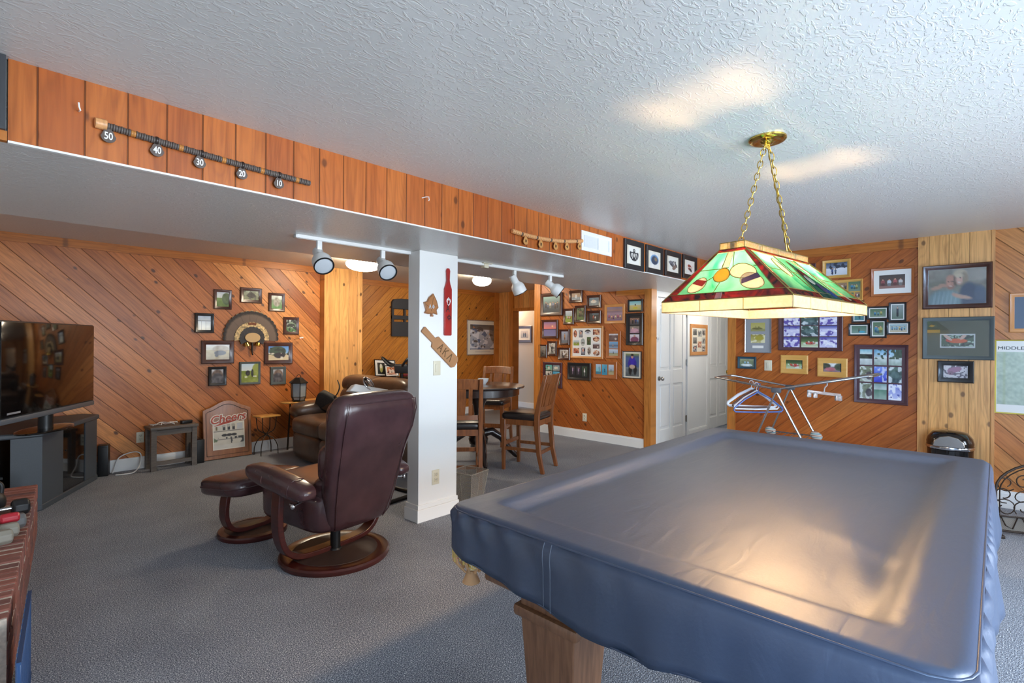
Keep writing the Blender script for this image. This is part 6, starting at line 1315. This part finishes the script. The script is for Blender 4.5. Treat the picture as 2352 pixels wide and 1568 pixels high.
cs = thing('console_table', 'narrow dark console table in the recess behind the sofa', 'table', (5.0, 7.38, 0)); b = B(); b.box((0, 0, .80), (1.1, .34, .03), bev=.004); obj('top', b, 'espresso', cs)
for sx in (-1, 1):
    for sy in (-1, 1): b = B(); b.box((sx*.5, sy*.13, .39), (.05, .05, .79)); obj('leg', b, 'espresso', cs)
b = B(); b.box((0, 0, .75), (1.0, .28, .06)); obj('apron', b, 'espresso', cs)
lantern('black metal lantern half hidden by the column edge', (5.33, 7.40, .816), .3)
def standing(label, x, y, w, h, tilt, prints, rz=0):
    t = thing('picture_frame', label, 'picture', (x, y, .823), rz, 'pictures standing on the console'); t.rotation_euler = (-.22, tilt, rz); m_ = molding(w, h, .014, .016); bmesh.ops.translate(m_.bm, vec=(0, 0, h/2+.002), verts=m_.bm.verts); obj('frame_border', m_, 'frame_black', t)
    b = B(); b.box((0, -.004, h/2+.002), (w-.024, .005, h-.024)); obj('mat_board', b, 'mat_white', t)
    for fx, fz, pw, ph, k in prints: photo('photo_print', pw, ph, k, t, (fx, -.0075, h/2+fz), 3)
standing('black frame with white border and a yellow drink photo on the console', 4.80, 7.42, .40, .28, .06, [(-.075, -.005, .14, .19, 'lemon'), (.1, 0, .12, .19, 'old1')])
standing('black frame with an orange room photo in front of the white bordered one', 4.86, 7.31, .26, .19, 0, [(0, 0, .19, .13, 'orange_room')])
bk = thing('exercise_bike', 'black exercise bike handlebars rising behind the sofa back', 'exercise bike', (4.2, 6.15, 0), math.radians(35))
b = B(); b.box((-.35, 0, .03), (.07, .5, .05), bev=.01); b.box((.45, 0, .03), (.07, .5, .05), bev=.01); b.tube([(-.35, 0, .06), (.45, 0, .06)], .03, 10); b.tube([(.3, 0, .06), (.16, 0, .55), (.1, 0, .95)], [.03, .032, .026], 10); b.tube([(-.1, 0, .06), (-.22, 0, .7)], .025, 10); obj('frame', b, 'black_metal', bk, 50)
b = B(); b.lathe([(.02, -.03), (.2, -.025), (.22, 0), (.2, .025), (.02, .03)], (.35, 0, .3), 32, rot(x=PI/2)); obj('flywheel', b, 'dark_grey_panel', bk, 40); b = B(); b.sup((-.24, 0, .74), (.13, .09, .035), .6); obj('saddle', b, 'black_plastic', bk, 60)
for s in (-1, 1): b = B(); b.tube(curve([(.1, 0, 1.0), (.12, s*.06, 1.06), (.02, s*.14, 1.1), (-.1, s*.2, 1.18), (-.16, s*.17, 1.16), (-.13, s*.1, 1.08), (-.04, s*.07, 1.07)], 6), .017, 10); obj('handlebar', b, 'black_plastic', bk, 60)
b = B(); b.box((.1, 0, 1.02), (.06, .2, .13), rot4(y=-.5), bev=.012); obj('console', b, 'dark_grey_panel', bk); plain('maroon_pad', rgb(110, 30, 40), .5); b = B(); b.box((.16, -.12, .93), (.12, .2, .03), bev=.01); obj('tray', b, 'maroon_pad', bk)
# ---------------------------------------------------------------- magnifier lamp behind the recliner
ml = thing('magnifier_lamp', 'white magnifier floor lamp standing behind the recliner', 'floor lamp', (2.52, 4.05, 0), .12); b = B()
b.tube([(-.12, -.22, .018), (.3, -.22, .018), (.3, .22, .018), (-.12, .22, .018)], .02, 8, closed=True); obj('base_frame', b, 'black_metal', ml, 50)
b = B(); b.tube([(-.12, 0, .02), (-.14, .02, .5), (-.12, .03, .94)], .012, 10); b.tube([(-.12, -.22, .02), (-.12, .22, .02)], .016, 8); obj('pole', b, 'black_metal', ml)
b = B(); b.rings([[Vector((x, y, z_)) for x, y, z_ in ((-.2+a, .1-.3*a, .98-.22*a), (-.14+a, .1-.3*a, 1.035-.22*a), (-.13+a, .18-.3*a, 1.02-.22*a), (-.19+a, .18-.3*a, .965-.22*a))] for a in (0, .04, .3)]); obj('tube_shade', b, 'white_plastic', ml, 30, bevel=.008)
b = B(); b.lathe([(.062, -.004), (.066, 0), (.062, .004), (.02, .008), (.002, .009)], (.0, .1, 1.03), 28, rot(x=.9, y=.5)); obj('lens', b, 'clear_glass', ml, 60)
b = B(); R = rot(x=.9, y=.5); b.tube([Vector((0, .1, 1.03))+R @ Vector((.066*math.cos(2*PI*i/28), .066*math.sin(2*PI*i/28), 0)) for i in range(28)], .006, 8, closed=True); b.tube([(.03, .06, .98), (0, .04, .94), (-.12, .03, .94)], .008, 8); obj('lens_rim', b, 'chrome', ml, 60)
# ---------------------------------------------------------------- on and by the hearth
plain('iron_black', rgb(36, 36, 38), .45); plain('iron_red', rgb(190, 48, 60), .4); plain('iron_grey', rgb(112, 112, 112), .55); plain('iron_pale', rgb(150, 146, 134), .6)
def dumbbell(label, px, py, r, mat, z0=.35, rz=.1):
    c = at(px, py, Z=z0+r); t = thing('dumbbell', label, 'dumbbell', (c.x, c.y, z0), rz, 'hand weights on the brick hearth')
    for dx in (0, -.17):
        b = B(); b.lathe([(r*.7, -.04), (r*.96, -.03), (r, -.01), (r, .01), (r*.96, .03), (r*.7, .04)], (dx, 0, r), 8, rot(y=PI/2) @ rot(z=PI/8)); obj('head', b, mat, t, 30, bevel=.004)
    b = B(); b.cyl((-.14, 0, r), (-.03, 0, r), .015, n=12); obj('grip', b, 'chrome', t)
dumbbell('black dumbbell at the back of the pile on the hearth', 47, 1163, .05, 'iron_black'); dumbbell('grey dumbbell beside the red one on the hearth', 37, 1196, .043, 'iron_grey')
dumbbell('pale grey dumbbell second from the front on the hearth', 20, 1217, .04, 'iron_pale'); dumbbell('pale grey dumbbell at the very front of the pile', 5, 1234, .04, 'iron_pale'); dumbbell('small red dumbbell lying on top of the pile', 22, 1189, .028, 'iron_red', .415)
c = at(18, 1158, Z=.46); t = thing('kettlebell', 'black kettlebell with a yellow ring behind the dumbbells', 'kettlebell', (c.x-.07, c.y+.25, .35)); b = B(); b.sup((0, 0, .075), (.075, .075, .075), .9); obj('bell', b, 'iron_black', t, 80); b = B(); b.tube(curve([(-.05, 0, .12), (-.05, 0, .18), (0, 0, .205), (.05, 0, .18), (.05, 0, .12)], 5), .012, 8); obj('handle', b, 'iron_black', t, 60); plain('yellow_vinyl', rgb(206, 190, 60), .5); b = B(); b.tube([(-.05+.02*math.cos(2*PI*i/16), -.05, .12+.028*math.sin(2*PI*i/16)) for i in range(16)], .006, 6, closed=True); obj('tag_ring', b, 'yellow_vinyl', t, 60)
plain('blue_metal', rgb(70, 104, 156), .25, .6); t = thing('ribbed_screen', 'blue ribbed metal screen standing before the near end of the hearth', 'screen', (.125, 2.35, 0), math.radians(84)); 
b = B()
for i in range(26): b.box((-.0+.024*i, .004*(i % 2), .18), (.016, .012, .34), bev=.003, seg=1)
obj('rib', b, 'blue_metal', t, 40); b = B(); b.box((.3, 0, .352), (.64, .012, .008)); obj('rail', b, 'blue_metal', t); b = B(); b.box((.3, 0, .006), (.64, .014, .012)); obj('rail', b, 'blue_metal', t)
# ---------------------------------------------------------------- drying rack by the right wall
plain('steel_tube', rgb(196, 198, 200), .22, 1); plain('joint_grey', rgb(82, 86, 92), .5)
dr = thing('drying_rack', 'folding steel laundry drying rack with raised wings by the cedar wall', 'drying rack', (5.35, 1.546, 0))
ZN = at(1783, 893, X=5.35).z; YL, ZL = 2.147-1.546, at(1640, 866, X=5.35).z; YRr, ZR = .777-1.546, at(2005, 864, X=5.35).z; D2 = .46
for name, ye, ze in (('wing', YL, ZL), ('wing', YRr, ZR)):
    b = B(); s = math.copysign(1, ye); b.tube([(0, s*.02, ZN), (0, ye-s*.03, ze), (.03, ye, ze), (D2-.03, ye, ze), (D2, ye-s*.03, ze), (D2, s*.02, ZN)], .0105, 10); w = obj(name, b, 'steel_tube', dr, 60)
    b = B()
    for i in range(1, 9): f = i/9; b.cyl((0, s*.02+(ye-s*.02)*f, ZN+(ze-ZN)*f), (D2, s*.02+(ye-s*.02)*f, ZN+(ze-ZN)*f), .0035, n=6)
    obj('cross_wire', b, 'steel_tube', w, 60)
for x in (0, D2):
    for yf in (.375, -.49): b = B(); b.cyl((x, 0, ZN-.02), (x, yf, .0), .0105, n=10); obj('leg', b, 'steel_tube', dr)
    b = B(); b.box((x, 0, ZN-.012), (.035, .09, .05), bev=.012); obj('hinge_joint', b, 'joint_grey', dr)
zr = .50; yl, yr = .375*(1-zr/ZN), -.49*(1-zr/ZN); b = B()
for x in (.01, D2-.01): b.cyl((x, yl, zr), (x, yr, zr), .006, n=8)
for i in range(6): y = yl+(yr-yl)*(i+.5)/6; b.cyl((0, y, zr), (D2, y, zr), .0035, n=6)
obj('lower_shelf', b, 'joint_grey', dr)
def stripes():
    m, nt, b = nmat('striped_cloth'); tc = N(nt, 'ShaderNodeTexCoord'); w = N(nt, 'ShaderNodeTexWave'); w.inputs['Scale'].default_value = 9; w.bands_direction = 'Z'; nt.links.new(tc.outputs['Object'], w.inputs[0])
    nt.links.new(ramp(nt, w.outputs[0], [(.2, rgb(120, 150, 160)), (.4, rgb(226, 222, 208)), (.7, rgb(206, 206, 196)), (.9, rgb(150, 120, 110))]), b.inputs['Base Color']); b.inputs['Roughness'].default_value = .9
stripes()
for x, y in ((D2, yl*1.0), (D2, yr*1.0)): b = B(); b.sup((x, y, zr+.0), (.04, .055, .04), .8, R=rot(x=.5)); obj('foot_wrap', b, 'striped_cloth', dr, 60)
plain('hanger_blue', rgb(60, 96, 168), .3, coat=.3); plain('hanger_white', rgb(226, 232, 244), .35); plain('hanger_brown', rgb(84, 58, 52), .4)
hdir = math.atan2(-.728, .686)
def hanger(label, off, mat, tiltz, w=.215, drop=.20, thick=.0075, wide=False):
    c = Vector((5.50, 1.80, 0))+Vector((.73, .69, 0))*off; zh = ZN+(ZL-ZN)*(c.y-1.546)/YL-.008
    t = thing('clothes_hanger', label, 'hanger', (c.x, c.y, zh), hdir+tiltz, 'plastic hangers on the drying rack'); b = B()
    b.tube(curve([(0, 0, -drop*.25), (0, 0, -.03), (.02, 0, -.005), (.012, 0, .018), (-.012, 0, .02), (-.02, 0, .004)], 4), .0035, 6); obj('hook', b, 'chrome' if mat == 'hanger_brown' else mat, t, 60)
    b = B(); p = [(0, 0, -drop*.25), (w*.55, 0, -drop*.55), (w, 0, -drop*.9), (w*1.02, 0, -drop*.98), (w*.95, 0, -drop*1.05), (0, 0, -drop*1.07), (-w*.95, 0, -drop*1.05), (-w*1.02, 0, -drop*.98), (-w, 0, -drop*.9), (-w*.55, 0, -drop*.55)]
    b.tube(p, thick, 8, closed=True, flat=1.5 if wide else 1); obj('body', b, mat, t, 60)
hanger('blue plastic hanger, frontmost of the cluster on the rack', -.10, 'hanger_blue', .05, .245, .25); hanger('slim white hanger just behind the blue one', -.06, 'hanger_white', .0, .22, .23); hanger('dark brown hanger in the middle of the cluster', -.02, 'hanger_brown', .12, .23, .22, .009); hanger('broad white hanger turned sideways at the back of the cluster', .05, 'hanger_white', -.35, .22, .23, .010, True)
def clearp():
    m, nt, b = nmat('clear_plastic'); b.inputs['Base Color'].default_value = (.9, .93, .95, 1); b.inputs['Transmission Weight'].default_value = .75; b.inputs['Roughness'].default_value = .08; b.inputs['IOR'].default_value = 1.45
clearp()
c = at(1893, 903, X=5.42); t = thing('skirt_hanger', 'clear plastic clip hanger hooked on the right wing of the rack', 'hanger', (c.x, c.y, c.z), hdir+.2); b = B(); b.box((0, 0, 0), (.36, .012, .028), rot4(y=.12), bev=.004); obj('bar', b, 'clear_plastic', t)
for x in (-.165, -.1, .13, .165): b = B(); b.box((x, -.006, -.028-.12*x), (.036, .02, .05), bev=.006); obj('clip', b, 'clear_plastic', t)
b = B(); b.tube(curve([(0, 0, .012), (.005, 0, .05), (.03, 0, .075), (.025, 0, .105), (-.005, 0, .105)], 5), .006, 8); obj('hook', b, 'clear_plastic', t, 60)
# bin and fire screen
tc_ = thing('trash_can', 'black and chrome domed trash can before the pale post', 'trash can', (5.98, .30, 0), -PI/2); b = B(); b.lathe([(.15, 0), (.155, .01), (.162, .5), (.15, .505)], n=40); obj('bin', b, 'tv_gloss', tc_, 40); b = B(); b.lathe([(.166, .505), (.170, .515), (.166, .53)], n=40, cap=False); obj('rim', b, 'chrome', tc_, 40)
b = B(); b.lathe([(.163, .52), (.165, .56), (.155, .60), (.12, .645), (.06, .66), (.01, .662)], n=40); l = obj('lid', b, 'tv_gloss', tc_, 60); b = B(); b.prism([(-.11, .53), (.11, .53), (.10, .58), (.06, .615), (0, .63), (-.06, .615), (-.10, .58)], -.172, -.11); obj('swing_flap', b, 'nickel', l, 30, bevel=.006)
fs = thing('fire_screen', 'arched wrought iron fireplace screen with scrolls at the right edge', 'fire screen', (5.45, -.36, 0), math.atan2(-.93, .37)); w = .39
b = B(); ap = [(-w, 0, .0), (-w, 0, .34)]+[(-w+(.0)+w*(1-math.cos(PI/2*i/8)), 0, .34+.23*math.sin(PI/2*i/8)) for i in range(1, 9)]; ap = ap+[(-x, y, z_) for x, y, z_ in ap[:-1][::-1]]; b.tube(ap, .009, 8); b.tube([(x*.94, y, z_*.965) for x, y, z_ in ap], .004, 6); b.tube([(-w, 0, .14), (w, 0, .14)], .006, 8); b.tube([(-w, 0, .03), (w, 0, .03)], .008, 8); obj('arch_frame', b, 'wrought_iron', fs, 60)
rn = random.Random(11); b = B()
for i in range(7):
    for j in range(4):
        x = -w+.06+(2*w-.12)*i/6+rn.uniform(-.02, .02); z_ = .2+.1*j+rn.uniform(-.02, .02)
        if z_ > .31+.2*math.sqrt(max(0, 1-(x/w)**2)): continue
        r = rn.uniform(.045, .075); a0 = rn.uniform(0, 6.28); sgn = rn.choice((-1, 1)); b.tube([(x+r*(1-.6*k/16)*math.cos(a0+sgn*k*.42), .004*math.sin(k), z_+r*(1-.6*k/16)*math.sin(a0+sgn*k*.42)) for k in range(17)], .0042, 6)
for i in range(6): x = -w+.08+(2*w-.16)*i/5; b.tube([(x-.05, 0, .14), (x-.02, 0, .07), (x+.02, 0, .05), (x+.05, 0, .14)], .004, 6)
obj('scrollwork', b, 'wrought_iron', fs, 60); b = B()
for sx in (-1, 1): b.box((sx*w, 0, .012), (.03, .22, .024), bev=.005)
obj('foot', b, 'wrought_iron', fs)
b = B(); b.box((0, .012, .085), (2*w-.02, .006, .1)); obj('mesh_panel', b, 'basket_weave', fs)
